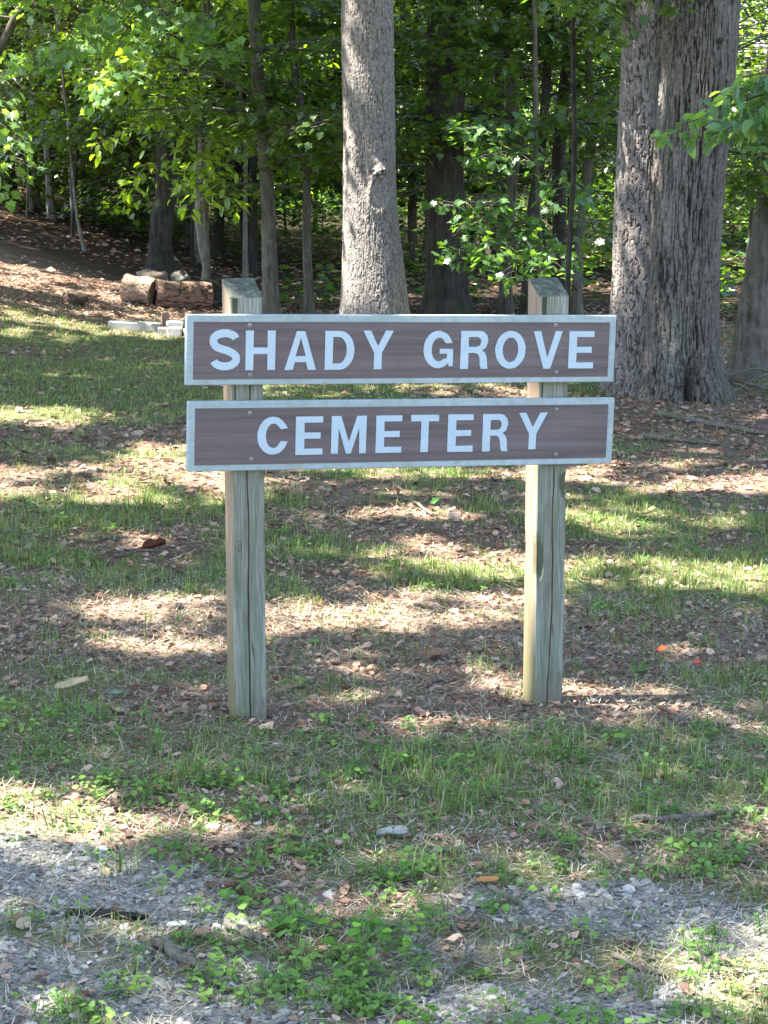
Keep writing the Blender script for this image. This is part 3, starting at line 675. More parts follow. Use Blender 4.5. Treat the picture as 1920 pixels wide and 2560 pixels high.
# maple whose low sprays hang in front of the woods right of centre
ms = []
for p0, p1, w, n in (((1.0,16.2,1.1),(.45,15.6,1.02),.26,70),((1.1,16.3,1.0),(.62,15.6,.86),.25,80),((1.2,16.2,.95),(.75,15.5,.62),.28,110),((1.2,16.2,.9),(.5,15.7,.66),.26,80),((1.25,16.2,.8),(1.25,15.4,.56),.26,110),((1.1,16.2,.9),(1.0,15.3,.5),.25,90),((1.3,16.2,1.3),(1.5,15.5,1.05),.3,110),((1.2,16.2,1.5),(.8,15.6,1.4),.35,120),((1.2,16.2,1.7),(.55,15.7,1.6),.35,120)):
    ms.append(((p0, p1, w, n, .075, MP, [(.08,.165,.055),(.11,.21,.08),(.06,.13,.04)]), dict(thick=.05, droop=.1, tilt=.45)))
tree('maple_sapling', 'low maple with pale lobed leaves hanging left of right sign post', 'tree', [(1.28,16.3,-.04,.028),(1.26,16.3,.9,.024),(1.2,16.25,1.8,.02),(1.1,16.2,4,.012)], M_thin, 10, (1.7, 3.9), blen=(.6,1.1), extra=ms, seed=13)
# beech with lime-yellow leaves above the logs
bs = []
for p0, p1, w, n in (((-1.6,18.2,1.5),(-1.25,17,.98),.22,60),((-1.6,18.2,1.4),(-1.62,17,.9),.25,70),((-1.6,18.2,1.6),(-2.1,17,1.12),.26,70),((-1.6,18.2,1.7),(-1.5,17,1.25),.3,80),((-1.6,18.2,1.9),(-2.4,17.2,1.5),.3,80),((-1.6,18.2,2.1),(-1.9,17,1.75),.3,90),((-1.6,18.2,2.4),(-2.2,17,2.2),.35,100),((-1.6,18.2,2.6),(-1.3,17,2.4),.35,100)):
    bs.append(((p0, p1, w, n, .105, OV, G_yel), dict(thick=.05, droop=.1, tilt=.4)))
tree('beech_sapling', 'beech with large lime-yellow leaves above the cut logs', 'tree', [(-1.62,18.4,0,.03),(-1.6,18.3,1,.026),(-1.6,18.2,2,.02),(-1.6,18.2,4,.012)], M_thin, 14, (1.5, 3.9), blen=(.7,1.3), T=OV, leaf=.1, cols=G_yel, extra=bs, seed=14)
# pale maple sprays upper left
ls = []
for p0, p1, w, n in (((-1.9,16.4,2.75),(-2.55,15.8,2.1),.3,170),((-1.9,16.4,2.7),(-2.2,15.6,1.85),.26,150),((-1.9,16.4,2.9),(-2.9,16,2.6),.35,150),((-2,16.5,2.4),(-2.9,16,2.1),.3,120),((-3.2,17,2.0),(-3.3,16,1.4),.35,130),((-3.2,17,1.8),(-3.1,16.2,1.1),.3,110),((-1.9,16.5,2.6),(-1.5,15.8,2.4),.3,120),((-1.9,16.5,2.4),(-1.2,16,2.2),.3,120)):
    ls.append(((p0, p1, w, n, .085, MP, [(.10,.19,.07),(.14,.25,.11),(.08,.155,.055)]), dict(thick=.05, droop=.1, tilt=.45)))
tree('maple_tree', 'maple with pale drooping sprays at top left corner', 'tree', [(-3.9,17.6,.35,.05),(-3.6,17.3,1.5,.045),(-3.0,17,2.6,.035),(-2.2,16.6,3.6,.025),(-1.9,16.5,4.6,.015)], M_thin, 14, (2.2, 4.2), blen=(.8, 1.5), extra=ls, seed=15)
# small tree outside the right edge whose branch reaches in front of the twin oak
rs = []
for p0, p1, w, n in (((2.2,9.1,2.05),(1.45,9,1.72),.15,90),((2.2,9.0,1.8),(1.66,8.9,1.5),.12,60),((2.1,9.1,1.75),(1.36,8.95,1.56),.12,70),((2.2,9.2,1.9),(1.25,9,1.60),.15,110),((2.1,9.1,1.85),(1.5,8.9,1.63),.14,90),((2.2,9.2,1.95),(1.55,9,1.78),.15,90),((2.2,9.3,1.8),(1.6,9.1,1.62),.13,70)):
    rs.append(((p0, p1, w, n, .082, OV, [(.09,.18,.09),(.13,.24,.13),(.07,.14,.06)]), dict(thick=.02, droop=.12, tilt=.4, twigs=10)))
tree('dogwood_sapling', 'branch of oval green leaves reaching in from right across the twin oak', 'tree', [(2.75,9.6,-.1,.03),(2.6,9.5,1,.026),(2.3,9.3,1.8,.02),(2.3,9.3,3,.012)], M_thin, 5, (2.2, 2.9), blen=(.3,.6), extra=rs, seed=16, T=OV)
# maple spray across the top of the twin oak's thin stem
us = []
for p0, p1, w, n in (((.9,12.6,2.9),(1.25,12,2.3),.2,60),((1.5,12.6,2.75),(1.3,12,2.05),.2,60),((1.2,12.6,2.7),(1.0,12,2.2),.2,50),((1.62,12.3,2.6),(1.75,12,2.3),.15,30),((1.3,13,1.1),(1.36,12.6,.86),.08,16)):
    us.append(((p0, p1, w, n, .075, MP, G_maple), dict(thick=.04, droop=.1, tilt=.45)))
tree('hanging_maple', 'maple leaves hanging over the top of the thinner oak stem', 'tree', [(1.25,13.6,-.03,.02),(1.22,13.5,.9,.018),(1.2,13.2,2,.016),(1.2,12.8,3.2,.012)], M_dark, 5, (2.3, 3.1), blen=(.4,.7), extra=us, seed=17)
# saplings further in: told apart only in numbers
for i in range(40):
    y = 19.2+.36*i+random.uniform(-.3, .3); x = random.uniform(-1, 1)*(.2*y+.4)
    if i % 3 == 0: x = -abs(x)
    if y < 25 and x < -1.7-.12*(y-17): x = abs(x)*.8
    if i < 9: y = 23.6+.5*i; x = -1.6-.42*((i*5) % 9)
    z = float(gz(x, y)); r = random.uniform(.025, .07); lx = random.uniform(-.25, .25)
    tree('understory_tree', 'slender leafy tree deep inside the shaded wood', 'tree', [(x,y,z-.03,r),(x+lx*.3,y,z+1,r*.9),(x+lx,y,z+3,r*.75),(x+lx*1.5,y,z+6,r*.5)], random.choice([M_dark, M_thin, M_thin, M_pale]), 38, ((.65 if i < 9 else .85), 4.2), (.9, 2.1), .08, random.choice([MP, OV, OVW]), random.choice([G_maple, G_mix, G_yel, G_mix]), 115, 'slender trees deep in the wood', seed=30+i)
for i in range(34):
    y = random.uniform(19, 36); x = random.uniform(-1, 1)*(.2*y+.3); z = float(gz(x, y)); r = random.uniform(.008, .028); lx = random.uniform(-.4, .4)
    tree('thin_stem', 'bare thin stem standing in the dark wood', 'tree', [(x,y,z-.03,r),(x+lx*.4,y,z+1.2,r*.9),(x+lx,y,z+3.5,r*.6)], random.choice([M_dark, M_pale, M_thin, M_pale]), 0, group='bare thin stems in the dark wood', seed=80+i, k=6)
# trees added to carry shade crowns over the lawn, mostly outside the picture
for key, lb in (('w1','unseen tree added beside the path to shade the lawn'),('w2','unseen tree added beside the slope to shade the lawn'),('w3','unseen tree added above the leafy slope for shade'),('e1','unseen tree added east of the twin oak for shade'),('n1','tall tree added far behind the central oak for shade'),('n2','tall tree added far behind the slope for shade'),('n3','tall tree added far behind the twin oak for shade')):
    x, y = CAN_TREES[key]; z = float(gz(x, y))
    if key in ('n1', 'n2', 'n3'): x += 0
    tree('added_shade_tree', lb, 'tree', [(x,y,z-.1,.22),(x,y,z+2,.19),(x+.1,y,z+7,.14),(x,y,z+11,.07)], M_dark, 0, key=key, k=16, seed=hash(key) % 50 if False else ord(key[0])+ord(key[1]))
def far_wood():
    A = Acc(); n = 52000
    y = rng.uniform(38, 60, n); x = rng.uniform(-1, 1, n)*(.24*y+3); z = rng.uniform(-.1, 8.5, n)+gz(x, y)
    cl = fbm(x*.9, y*.9, z*1.1, s=91); k = cl > .44; x, y, z = x[k], y[k], z[k]; n = len(x)
    c = lerpcol([(.07,.15,.02),(.13,.23,.035),(.2,.31,.05)], n, .2)
    A.add(*inst(OVW[0], OVW[1], np.stack([x, y, z], 1), frames(n, slope_up(n, .5), rand_dirs_h(n)+rng.normal(0, .3, (n, 3))), rng.uniform(.12, .26, n), c))
    o = A.build('far_woodland', M_leaf); tag(o, 'sunlit mass of leaves far behind the tree trunks', 'woodland', kind='stuff')
far_wood()

# ------------------------------------------------------------------ the sign
SX, SY, PSI = -.5201, 5.2262, .3073
sign = empty('wooden_sign', (SX, SY, 0), PSI)
tag(sign, 'brown two-board wooden sign reading SHADY GROVE CEMETERY on two posts', 'sign')
def box_bevel(x0, x1, y0, y1, z0, z1, b):
    """box whose 12 edges are chamfered by b"""
    V = []; F = []
    import itertools
    xs, ys, zs = (x0, x1), (y0, y1), (z0, z1)
    idx = {}
    for i, j, k in itertools.product((0, 1), repeat=3):
        s = (1 if i == 0 else -1, 1 if j == 0 else -1, 1 if k == 0 else -1)
        c = (xs[i], ys[j], zs[k])
        for a in range(3):     # vertex lying on the face perpendicular to axis a
            v = [c[q]+(0 if q == a else s[q]*b) for q in range(3)]
            idx[i, j, k, a] = len(V); V.append(v)
    bits = list(itertools.product((0, 1), repeat=3))
    for a in range(3):
        o = [q for q in range(3) if q != a]
        for sidx in (0, 1):
            loop = []
            for (p, q) in ((0,0),(1,0),(1,1),(0,1)):
                t = [0]*3; t[a] = sidx; t[o[0]] = p; t[o[1]] = q; loop.append(idx[t[0], t[1], t[2], a])
            F.append(loop)
        # edges parallel to axis a
        for p, q in itertools.product((0, 1), repeat=2):
            t0 = [0]*3; t0[o[0]] = p; t0[o[1]] = q; t1 = list(t0); t1[a] = 1
            F.append([idx[(*t0, o[0])], idx[(*t0, o[1])], idx[(*t1, o[1])], idx[(*t1, o[0])]])
    T = [[idx[(*t, 0)], idx[(*t, 1)], idx[(*t, 2)]] for t in bits]
    import bmesh
    me = bpy.data.meshes.new('b'); me.from_pydata(V, [], F+T); bm = bmesh.new(); bm.from_mesh(me); bmesh.ops.recalc_face_normals(bm, faces=bm.faces); bm.to_mesh(me); bm.free()
    return me
def arc(cx, cy, rx, ry, a0, a1, n=14):
    return [(cx+rx*math.cos(math.radians(a0+(a1-a0)*i/n)), cy+ry*math.sin(math.radians(a0+(a1-a0)*i/n))) for i in range(n+1)]
def stroke(pts, w, asp):
    """outline of a centre line, w thickness in x units; asp = height/width of the letter box"""
    P = np.array(pts, float); Q = P*[1, asp]; t = np.gradient(Q, axis=0); t /= np.linalg.norm(t, axis=1, keepdims=True); nrm = np.stack([-t[:, 1], t[:, 0]], 1)*w/2
    a = Q+nrm; b = Q-nrm
    return [tuple(v/[1, asp]) for v in np.concatenate([a, b[::-1]])]
def glyph(ch, W, H):
    s = .0215/W; h = .0165/H; asp = H/W
    if ch == 'H': return [[(0,0),(s,0),(s,.41),(1-s,.41),(1-s,0),(1,0),(1,1),(1-s,1),(1-s,.57),(s,.57),(s,1),(0,1)]]
    if ch == 'A':
        c = s*1.06; return [[(0,0),(c,0),(.5-.02-(.5-c)*.66+.0,.20),(.5+.02+(.5-c)*.66,.20),(1-c,0),(1,0),(.63,1),(.37,1)], [(.335,.355),(.665,.355),(.5,.83)]]
    if ch == 'D':
        o = [(0,0)]+arc(.5,.5,.5,.5,-90,90,20)+[(0,1)]; i = [(s,h)]+arc(.47,.5,.53-s,.5-h,-90,90,20)+[(s,1-h)]; return [o, i]
    if ch == 'Y': return [[(.375,0),(.625,0),(.625,.42),(1,1),(.75,1),(.5,.60),(.25,1),(0,1),(.375,.42)]]
    if ch == 'V': return [[(.385,0),(.61,0),(1,1),(.755,1),(.5,.28),(.245,1),(0,1)]]
    if ch == 'O': return [arc(.5,.5,.5,.5,0,356,40), arc(.5,.5,.5-s,.5-h*1.1,0,356,40)]
    if ch == 'E': return [[(0,0),(1,0),(1,h),(s*1.1,h),(s*1.1,.42),(.92,.42),(.92,.42+h),(s*1.1,.42+h),(s*1.1,1-h),(1,1-h),(1,1),(0,1)]]
    if ch == 'T': return [[(.5-s/2,0),(.5+s/2,0),(.5+s/2,1-h*1.1),(1,1-h*1.1),(1,1),(0,1),(0,1-h*1.1),(.5-s/2,1-h*1.1)]]
    if ch == 'M': return [[(0,0),(s*.9,0),(s*.95,.68),(.43,0),(.57,0),(1-s*.95,.68),(1-s*.9,0),(1,0),(1,1),(.73,1),(.5,.31),(.27,1),(0,1)]]
    if ch == 'R':
        o = [(0,0),(s*1.05,0),(s*1.05,.42)]+[(.52,.42),(.62,.39),(.68,.30),(.71,.08),(.75,0),(1,0),(.97,.06),(.94,.30),(.88,.42),(.76,.49),(.9,.56),(.985,.72),(.94,.88),(.82,.97),(.68,1),(0,1)]
        i = [(s*1.05,.42+h),(.58,.42+h),(.7,.62),(.73,.72),(.7,.8),(.6,.84),(s*1.05,1-h)]
        return [o, i]
    if ch == 'C':
        o = arc(.5,.5,.5,.5,42,322,34); i = arc(.52,.5,.5-s,.5-h*1.1,318,44,34)
        return [[(.985,.70)]+[p for p in o if p[0] < .95 or abs(p[1]-.5) > .3]+[(.985,.34)]+[(.76,.36)]+[p for p in i if p[0] < .80]+[(.76,.67)]]
    if ch == 'G':
        o = arc(.5,.5,.5,.5,40,316,34); i = arc(.52,.5,.5-s,.5-h*1.1,306,46,34)
        return [[(.98,.68)]+[p for p in o if p[0] < .93]+[(.86,.10),(.86,.05),(1,.05),(1,.52),(.55,.52),(.55,.39),(.80,.39),(.80,.26)]+[p for p in i if p[0] < .76]+[(.76,.67)]]
    if ch == 'S':
        c = arc(.5,.745,.40,.175,20,180,10)+[(.115,.66),(.2,.585),(.36,.53),(.55,.485),(.74,.425),(.875,.34)]+arc(.5,.265,.395,.185,0,-165,12)
        c[0] = (.87,.79)
        return [stroke(resample(c, 60), .0205/W, asp)]
def letters(spec):
    A = Acc()
    for ch, x0, z0, x1, z1 in spec:
        W, H = x1-x0, z1-z0; loops = glyph(ch, W, H)
        loops = [[(x0+u*W+random.uniform(-.0004, .0004), z0+v*H+random.uniform(-.0004, .0004)) for u, v in lp] for lp in loops]
        flat = [p for lp in loops for p in lp]; tri = tessellate_polygon([[Vector((u, v, 0)) for u, v in lp] for lp in loops])
        n = len(flat); yf, yb = -.0035, -.0005
        V = [(u, yf, v) for u, v in flat]+[(u, yb, v) for u, v in flat]
        Q = []; o = 0
        for lp in loops:
            m = len(lp); Q += [(o+i, o+(i+1) % m, n+o+(i+1) % m, n+o+i) for i in range(m)]; o += m
        A.add(np.array(V), [np.array(tri), np.array(Q)])
    return A
TOPL = [('S',.064,.0417,.142,.1454),('H',.159,.0394,.24,.1444),('A',.266,.0395,.353,.1426),('D',.377,.0395,.459,.1433),('Y',.483,.04,.568,.1441),('G',.655,.042,.74,.1433),('R',.762,.0395,.843,.1434),('O',.863,.0393,.952,.1434),('V',.975,.0391,1.06,.143),('E',1.081,.0392,1.156,.143)]
BOTL = [('C',.188,.0426,.273,.1448),('E',.294,.0411,.369,.1445),('M',.393,.0424,.492,.1449),('E',.519,.0421,.593,.1449),('T',.619,.0423,.699,.1456),('E',.726,.0416,.8,.1456),('R',.828,.0414,.904,.1452),('Y',.934,.0453,1.019,.1477)]
def board(z, w, h, roll, spec, screws, panel, lab, x=0):
    me = box_bevel(0, w, 0, .021, 0, h, .0018); me.name = 'board'; me.materials.append(M_edge)
    o = bpy.data.objects.new('board', me); COL.objects.link(o); o.parent = sign; o.location = (x, 0, z); o.rotation_euler = (0, roll, 0); tag(o, lab)
    px0, pz0, px1, pz1 = panel
    mp = box_bevel(px0, px1, -.0015, .001, pz0, pz1, .0003); mp.name = 'painted_panel'; mp.materials.append(M_brown)
    p = bpy.data.objects.new('painted_panel', mp); COL.objects.link(p); p.parent = o
    for wd in spec: letters(wd).build('lettering', M_white, o)
    for (u, v) in screws:
        S_ = Acc(); a = np.arange(14)*2*PI/14
        prof = [(.0062, -.0018), (.0058, -.0035), (.0022, -.0042), (.0018, -.0022), (0.0002, -.0020)]
        V = np.concatenate([np.stack([u+r*np.cos(a), np.full(14, y), v+r*np.sin(a)], 1) for r, y in prof])
        i = np.arange(4)[:, None]*14; j = np.arange(14)[None]; F = np.stack([i+j, i+(j+1) % 14, i+14+(j+1) % 14, i+14+j], -1).reshape(-1, 4)
        S_.add(V, F); S_.build('screw', M_screw, o)
    return o
board(.718, 1.222, .187, .0313, [BOTL], [(.1662,.1551),(.1722,.0312),(1.0458,.1557),(1.0499,.0284)], (.0185,.0172,1.2027,.169), 'lower board lettered CEMETERY')
board(.718+.2302, 1.2225, .186, .0298, [TOPL[:5], TOPL[5:]], [(.1694,.1579),(.1727,.0267),(1.0393,.1594),(1.0471,.0285)], (.0192,.0155,1.2027,.1673), 'upper board lettered SHADY GROVE')
def post(x, w, zb, zt, lab, seed, knots=()):
    """four by four post, arrises eased, checks and knots modelled, sloping cut on top"""
    nz = 260; z = np.linspace(zb, 1, nz); z = zb+(zt-zb)*np.linspace(0, 1, nz)
    # perimeter points, front face finely divided
    e = .003; per = []
    nf = 60
    for t in np.linspace(e, w-e, nf): per.append((t, 0))
    for t in np.linspace(e, w-e, 12): per.append((w, t))
    for t in np.linspace(w-e, e, 8): per.append((t, w))
    for t in np.linspace(w-e, e, 24): per.append((0, t))
    per = np.array(per); m = len(per)
    U = np.repeat(per[None, :, 0], nz, 0); D = np.repeat(per[None, :, 1], nz, 0); Zm = np.repeat(z[:, None], m, 1)
    rise = .046*D/w
    top = ss(zt-.25, zt, Zm)
    Zm = Zm+rise*np.clip((Zm-(zt-.12))/.12, 0, 1)
    nx = np.where(per[:, 0] >= w-1e-9, 1, np.where(per[:, 0] <= 1e-9, -1, 0)); ny = np.where(per[:, 1] <= 1e-9, -1, np.where(per[:, 1] >= w-1e-9, 1, 0))
    g = .0016*(fbm(U*260, Zm*3, D*260, s=seed)-.5)+.002*(fbm(U*20, Zm*2.5, D*20, s=seed+3)-.5)
    # drying check down the front face
    cpath = w*(.5+.13*(fbm(Zm*3+seed, Zm*0, s=seed+5)-.5)*2)
    ct = ss(.35, .5, fbm(Zm*2.2, Zm*0+seed, s=seed+6))
    g = g-.006*np.exp(-((U-cpath)/.0016)**2)*ct*(D < .001)
    Cc = np.ones(U.shape+(3,)); Cc *= (1-.75*np.exp(-((U-cpath)/.0014)**2)*ct*(D < .001))[..., None]
    for ku, kz, kr, kd in knots:
        q = np.sqrt(((U-ku)/kr)**2+((Zm-kz)/(kr*(1.5 if kd > 0 else 3)))**2)+.9*(fbm(U*60, Zm*25, s=seed+8)-.5)
        g = g+kd*ss(1.2, .5, q)
        dk = (.55*np.exp(-((q-.75)/.12)**2)+.35*ss(.5, .1, q)) if kd > 0 else .55*ss(1.2, .6, q)
        Cc = Cc*(1-(dk*(D < .03))[..., None]*np.array([1., .93, 1.1]))
    V = np.stack([U+nx*g, D+ny*g, Zm], -1).reshape(-1, 3); V[:, 0] += x; V[:, 1] += .0225
    i = np.arange(nz-1)[:, None]*m; j = np.arange(m)[None]; F = np.stack([i+j, i+(j+1) % m, i+m+(j+1) % m, i+m+j], -1).reshape(-1, 4)
    Cc = Cc.reshape(-1, 3)
    # cut top as its own vertices
    ring = V[-m:].copy(); c = ring.mean(0)
    inner = c+(ring-c)*.9; inner[:, 2] += .0015
    n0 = len(V); V = np.concatenate([V, ring, inner, [c+[0, 0, .002]]])
    jj = np.arange(m); F2 = np.stack([n0+jj, n0+(jj+1) % m, n0+m+(jj+1) % m, n0+m+jj], -1); F3 = np.stack([n0+m+jj, n0+m+(jj+1) % m, np.full(m, n0+2*m)], -1)
    o = mesh_np('post', V-np.array([x, 0, 0]), [F, F2, F3], M_post, sign, np.concatenate([Cc, np.ones((2*m+1, 3))]), False); o.location = (x, 0, 0); tag(o, lab)
post(.1258, .0889, -.15, 1.171, 'left post, greenish with a knot halfway up', 4, [(.015,.505,.011,.0025)])
post(1.0044, .0889, -.2, 1.153, 'right post with brown side brightened as if sunlit and dark bark edges', 9, [(.083,.62,.015,-.003),(.007,.42,.019,-.003)])

# ------------------------------------------------------------------ small things
def solid_blob(name, loc, size, col, label, cat, seed, mat=None, rot=0, seg=28, rough=.35, zflat=None, chop=None, group=None):
    """rock or chunk: displaced ellipsoid"""
    th = np.linspace(0, 2*PI, seg, endpoint=False); ph = np.linspace(-PI/2, PI/2, seg//2+1)
    T, Pq = np.meshgrid(th, ph); d = np.stack([np.cos(Pq)*np.cos(T), np.cos(Pq)*np.sin(T), np.sin(Pq)], -1)
    r = 1+rough*(fbm(d[..., 0]*1.6+seed, d[..., 1]*1.6, d[..., 2]*1.6, s=seed)-.5)*2+.12*rough*(fbm(d[..., 0]*9+seed, d[..., 1]*9, d[..., 2]*9, s=seed+1)-.5)*2
    d = np.sign(d)*np.abs(d)**.9
    V = (d*r[..., None]*np.array(size)/2).reshape(-1, 3)
    m = seg; i = np.arange(seg//2)[:, None]*m; j = np.arange(m)[None]; F = np.stack([i+j, i+(j+1) % m, i+m+(j+1) % m, i+m+j], -1).reshape(-1, 4)
    n = fbm(V[:, 0]*30/max(size), V[:, 1]*30/max(size), V[:, 2]*30/max(size), s=seed+2)
    C = np.array(col)[None]*(.6+.8*n[:, None])
    o = mesh_np(name, V, F, mat or M_stone, None, C, True); x, y = loc[0], loc[1]; o.location = (x, y, float(gzf(x, y))+(loc[2] if len(loc) > 2 else size[2]*.3)); o.rotation_euler = (0, 0, rot); tag(o, label, cat, group); return o
def log(name, a, b, r, label, col, ecol, seed, hollow=True, depth=.02, cell=(.05, .3)):
    a = np.array(a, float); b = np.array(b, float); Ln = np.linalg.norm(b-a)
    V, F, C = bark_trunk([(0,0,0,r*1.03),(0.01,0,Ln*.33,r),(-.01,.005,Ln*.66,r*.97),(0,0,Ln,r)], 110, 160, cell=cell, depth=depth, seed=seed, col=col, dcol=tuple(q*.3 for q in col))
    nth = 110
    root = empty(name, tuple(a)); tag(root, label, 'log')
    ax = (b-a)/Ln; q = Vector((0, 0, 1)).rotation_difference(Vector(ax)); root.rotation_mode = 'QUATERNION'; root.rotation_quaternion = q
    mesh_np('bark', V, F, M_bark, root, C, True)
    for nm, ring, zc, sg in (('cut_end', V[:nth], .0, -1), ('cut_end', V[-nth:], Ln, 1)):
        rs_ = np.linspace(1, 0, 12); P = []
        cen = np.array([0, 0, zc]); 
        for k, f in enumerate(rs_):
            q_ = cen+(ring-cen)*f; q_[:, 2] = zc-sg*(.05*(fbm(q_[:, 0]*20, q_[:, 1]*20, s=seed+k*0)-.2)*(1-f*.9)*(1.6 if hollow else .2)); 
            if k == 0: q_[:, 2] = ring[:, 2]
            P.append(q_)
        P = np.concatenate(P); i = np.arange(11)[:, None]*nth; j = np.arange(nth)[None]; F_ = np.stack([i+j, i+(j+1) % nth, i+nth+(j+1) % nth, i+nth+j], -1).reshape(-1, 4)
        n = fbm(P[:, 0]*40, P[:, 1]*40, s=seed+4); mesh_np(nm, P, F_, M_bark, root, np.array(ecol)[None]*(.4+1.1*n[:, None]), True)
    return root
g0 = lambda x, y: float(gz(x, y))
log('split_log', (-2.02,17.75,g0(-2.02,17.75)+.11), (-1.55,17.9,g0(-1.55,17.9)+.105), .125, 'split reddish brown log with dark hollow end beside left sign post', (.26,.15,.11), (.03,.022,.018), 51)
log('log_round', (-2.3,17.95,g0(-2.3,17.95)+.12), (-2.04,17.85,g0(-2.04,17.85)+.11), .12, 'short pale brown log chunk left of the split log', (.36,.24,.17), (.34,.22,.14), 52, hollow=False, depth=.012)
log('charred_log', (-1.66,18.1,g0(-1.66,18.1)+.1), (-1.45,18.4,g0(-1.45,18.4)+.12), .13, 'charred black log end tucked behind the left sign post', (.05,.04,.035), (.02,.017,.015), 53)
solid_blob('boulder', (-2.22,19.3,.07), (.27,.22,.2), (.17,.13,.095), 'tan sunlit boulder lying behind the logs', 'boulder', 54, rough=.75)
solid_blob('boulder', (-2.0,19.7,.07), (.2,.2,.2), (.075,.072,.058), 'grey rounded boulder in shade right of the tan one', 'boulder', 55, rough=.6)
solid_blob('log_stub', (-2.64,17.15,.045), (.2,.16,.12), (.085,.06,.045), 'small dark brown wood stub alone on the left slope', 'wood stub', 56, M_bark, rough=.5)
def block(name, loc, size, rot, label, cat, col, seed, mat=M_stone, group=None, tilt=(0, 0)):
    n = 6; 
    me = box_bevel(-size[0]/2, size[0]/2, -size[1]/2, size[1]/2, 0, size[2], min(size)*.08)
    import bmesh
    bm = bmesh.new(); bm.from_mesh(me); bmesh.ops.subdivide_edges(bm, edges=bm.edges[:], cuts=3, use_grid_fill=True)
    for v in bm.verts:
        p = v.co; k = float(fbm(np.array([p.x*30+seed]), np.array([p.y*30]), np.array([p.z*30]), s=seed)[0])-.5
        v.co = p*(1+.06*k)
    bm.to_mesh(me); bm.free()
    ca = me.color_attributes.new('Col', 'FLOAT_COLOR', 'POINT')
    for i, v in enumerate(me.vertices):
        f = .75+.5*float(vn(np.array([v.co.x*25]), np.array([v.co.y*25]), np.array([v.co.z*25]), s=seed)[0]); ca.data[i].color = (col[0]*f, col[1]*f, col[2]*f, 1)
    me.name = name; me.materials.append(mat)
    o = bpy.data.objects.new(name, me); COL.objects.link(o); o.location = (loc[0], loc[1], g0(*loc[:2])-.005+(loc[2] if len(loc) > 2 else 0)); o.rotation_euler = (tilt[0], tilt[1], rot); tag(o, label, cat, group); return o
block('stone_slab', (-1.97,15.85), (.42,.13,.065), -.06, 'long white stone slab lying flat left of the bricks', 'stone slab', (.30,.29,.265), 61, tilt=(0, .05))
block('stone_block', (-1.72,15.62), (.085,.1,.06), .1, 'small pale block at the right end of the white slab', 'block', (.32,.29,.26), 62)
block('stone_block', (-1.63,15.6), (.11,.1,.07), -.05, 'middle pale grey block of the row below the upright wood', 'block', (.33,.31,.29), 63)
block('stone_block', (-1.52,15.62), (.09,.12,.055), .3, 'tan block of the row nearest the sign board', 'block', (.42,.35,.29), 64)
block('stone_block', (-1.645,15.72,.07), (.13,.09,.035), .15, 'flat white stone lying on top of the block row', 'stone', (.42,.41,.38), 65, tilt=(.05, .08))
block('wood_block', (-1.73,15.85), (.06,.06,.16), .2, 'upright brown wood stub standing behind the pale blocks', 'wood stub', (.24,.16,.11), 66, M_bark)
# sticks
def stick(pts, r, label, seed, pale=False, cut=None, cat='stick', branches=(), col=None, mat=None):
    P = np.array([(x, y, float(gzf(x, y))+h) for x, y, h in pts]); base = P[0].copy()
    Q = resample(np.c_[P-base], 22); n = len(Q)
    Q += np.stack([vn(np.arange(n)*.6, np.arange(n)*0, s=seed)-.5, vn(np.arange(n)*.6, np.arange(n)*0+3, s=seed)-.5, np.zeros(n)], 1)*r*1.6
    A = Acc(); rr = np.linspace(r, r*.62, n)*(1+.3*(vn(np.arange(n)*.9, np.arange(n)*0, s=seed+1)-.5))
    A.add(*tube(Q, rr, 10, True, .3, seed))
    for i, d, l in branches: A.add(*tube(np.array([Q[i], Q[i]+np.array(d)*l*.5+[0, 0, .004], Q[i]+np.array(d)*l]), [rr[i]*.6, rr[i]*.45, rr[i]*.25], 7))
    root = A.build('stick', mat or (M_pale if pale else M_twig), None, True); root.location = tuple(base); tag(root, label, cat)
    if cut is not None:
        t = (Q[0]-Q[1]) if cut[0] == 0 else (Q[-1]-Q[-2]); t = t/np.linalg.norm(t); c0 = Q[0] if cut[0] == 0 else Q[-1]; rq = rr[0] if cut[0] == 0 else rr[-1]
        V, F = tube(np.array([c0, c0+t*.003, c0+t*.005]), [rq*.95, rq*.9, rq*.4], 10); mesh_np('cut_end', V, F, M_stone, root, np.broadcast_to(np.array(cut[1]), (len(V), 3)), True)
    return root
stick([(-.45,3.74,.012),(-.37,3.63,.016),(-.29,3.53,.014)], .0125, 'thick grey-brown stick with orange cut end in the front gravel', 71, cut=(1, (.5,.32,.16)))
stick([(-.315,3.85,.012),(-.28,3.81,.012),(-.245,3.775,.01)], .011, 'short dark stick with pale cut end above the thick one', 72, cut=(0, (.6,.5,.3)))
stick([(-.58,3.49,.012),(-.53,3.41,.015),(-.47,3.33,.012)], .0125, 'stick cut off by the bottom left edge', 73)
stick([(.225,4.105,.012),(.262,4.04,.016),(.30,3.975,.008)], .0065, 'short knobbly grey stick just below the orange wood chip', 74)
stick([(.06,3.54,.008),(.115,3.62,.012),(.165,3.76,.02),(.14,3.91,.01)], .0048, 'forked thin twig curving through clover at bottom centre', 75, branches=((14,(.3,.8,.05),.09),(12,(.5,.6,.1),.07)))
stick([(.6,4.58,.012),(.75,4.62,.016),(.96,4.71,.012)], .009, 'long pale grey stick in the grass near the right edge', 76)
stick([(.46,3.77,.008),(.5,3.71,.01),(.55,3.67,.008)], .006, 'small brown stick at lower right between gravel and weeds', 77)
stick([(1.6,11.6,.015),(1.85,11.25,.02),(2.2,10.85,.015)], .018, 'long bare branch on the ground right of the twin oak roots', 78)
stick([(1.42,10.8,.012),(1.6,10.68,.014),(1.8,10.6,.012)], .014, 'shorter grey branch in front of the twin oak', 79)
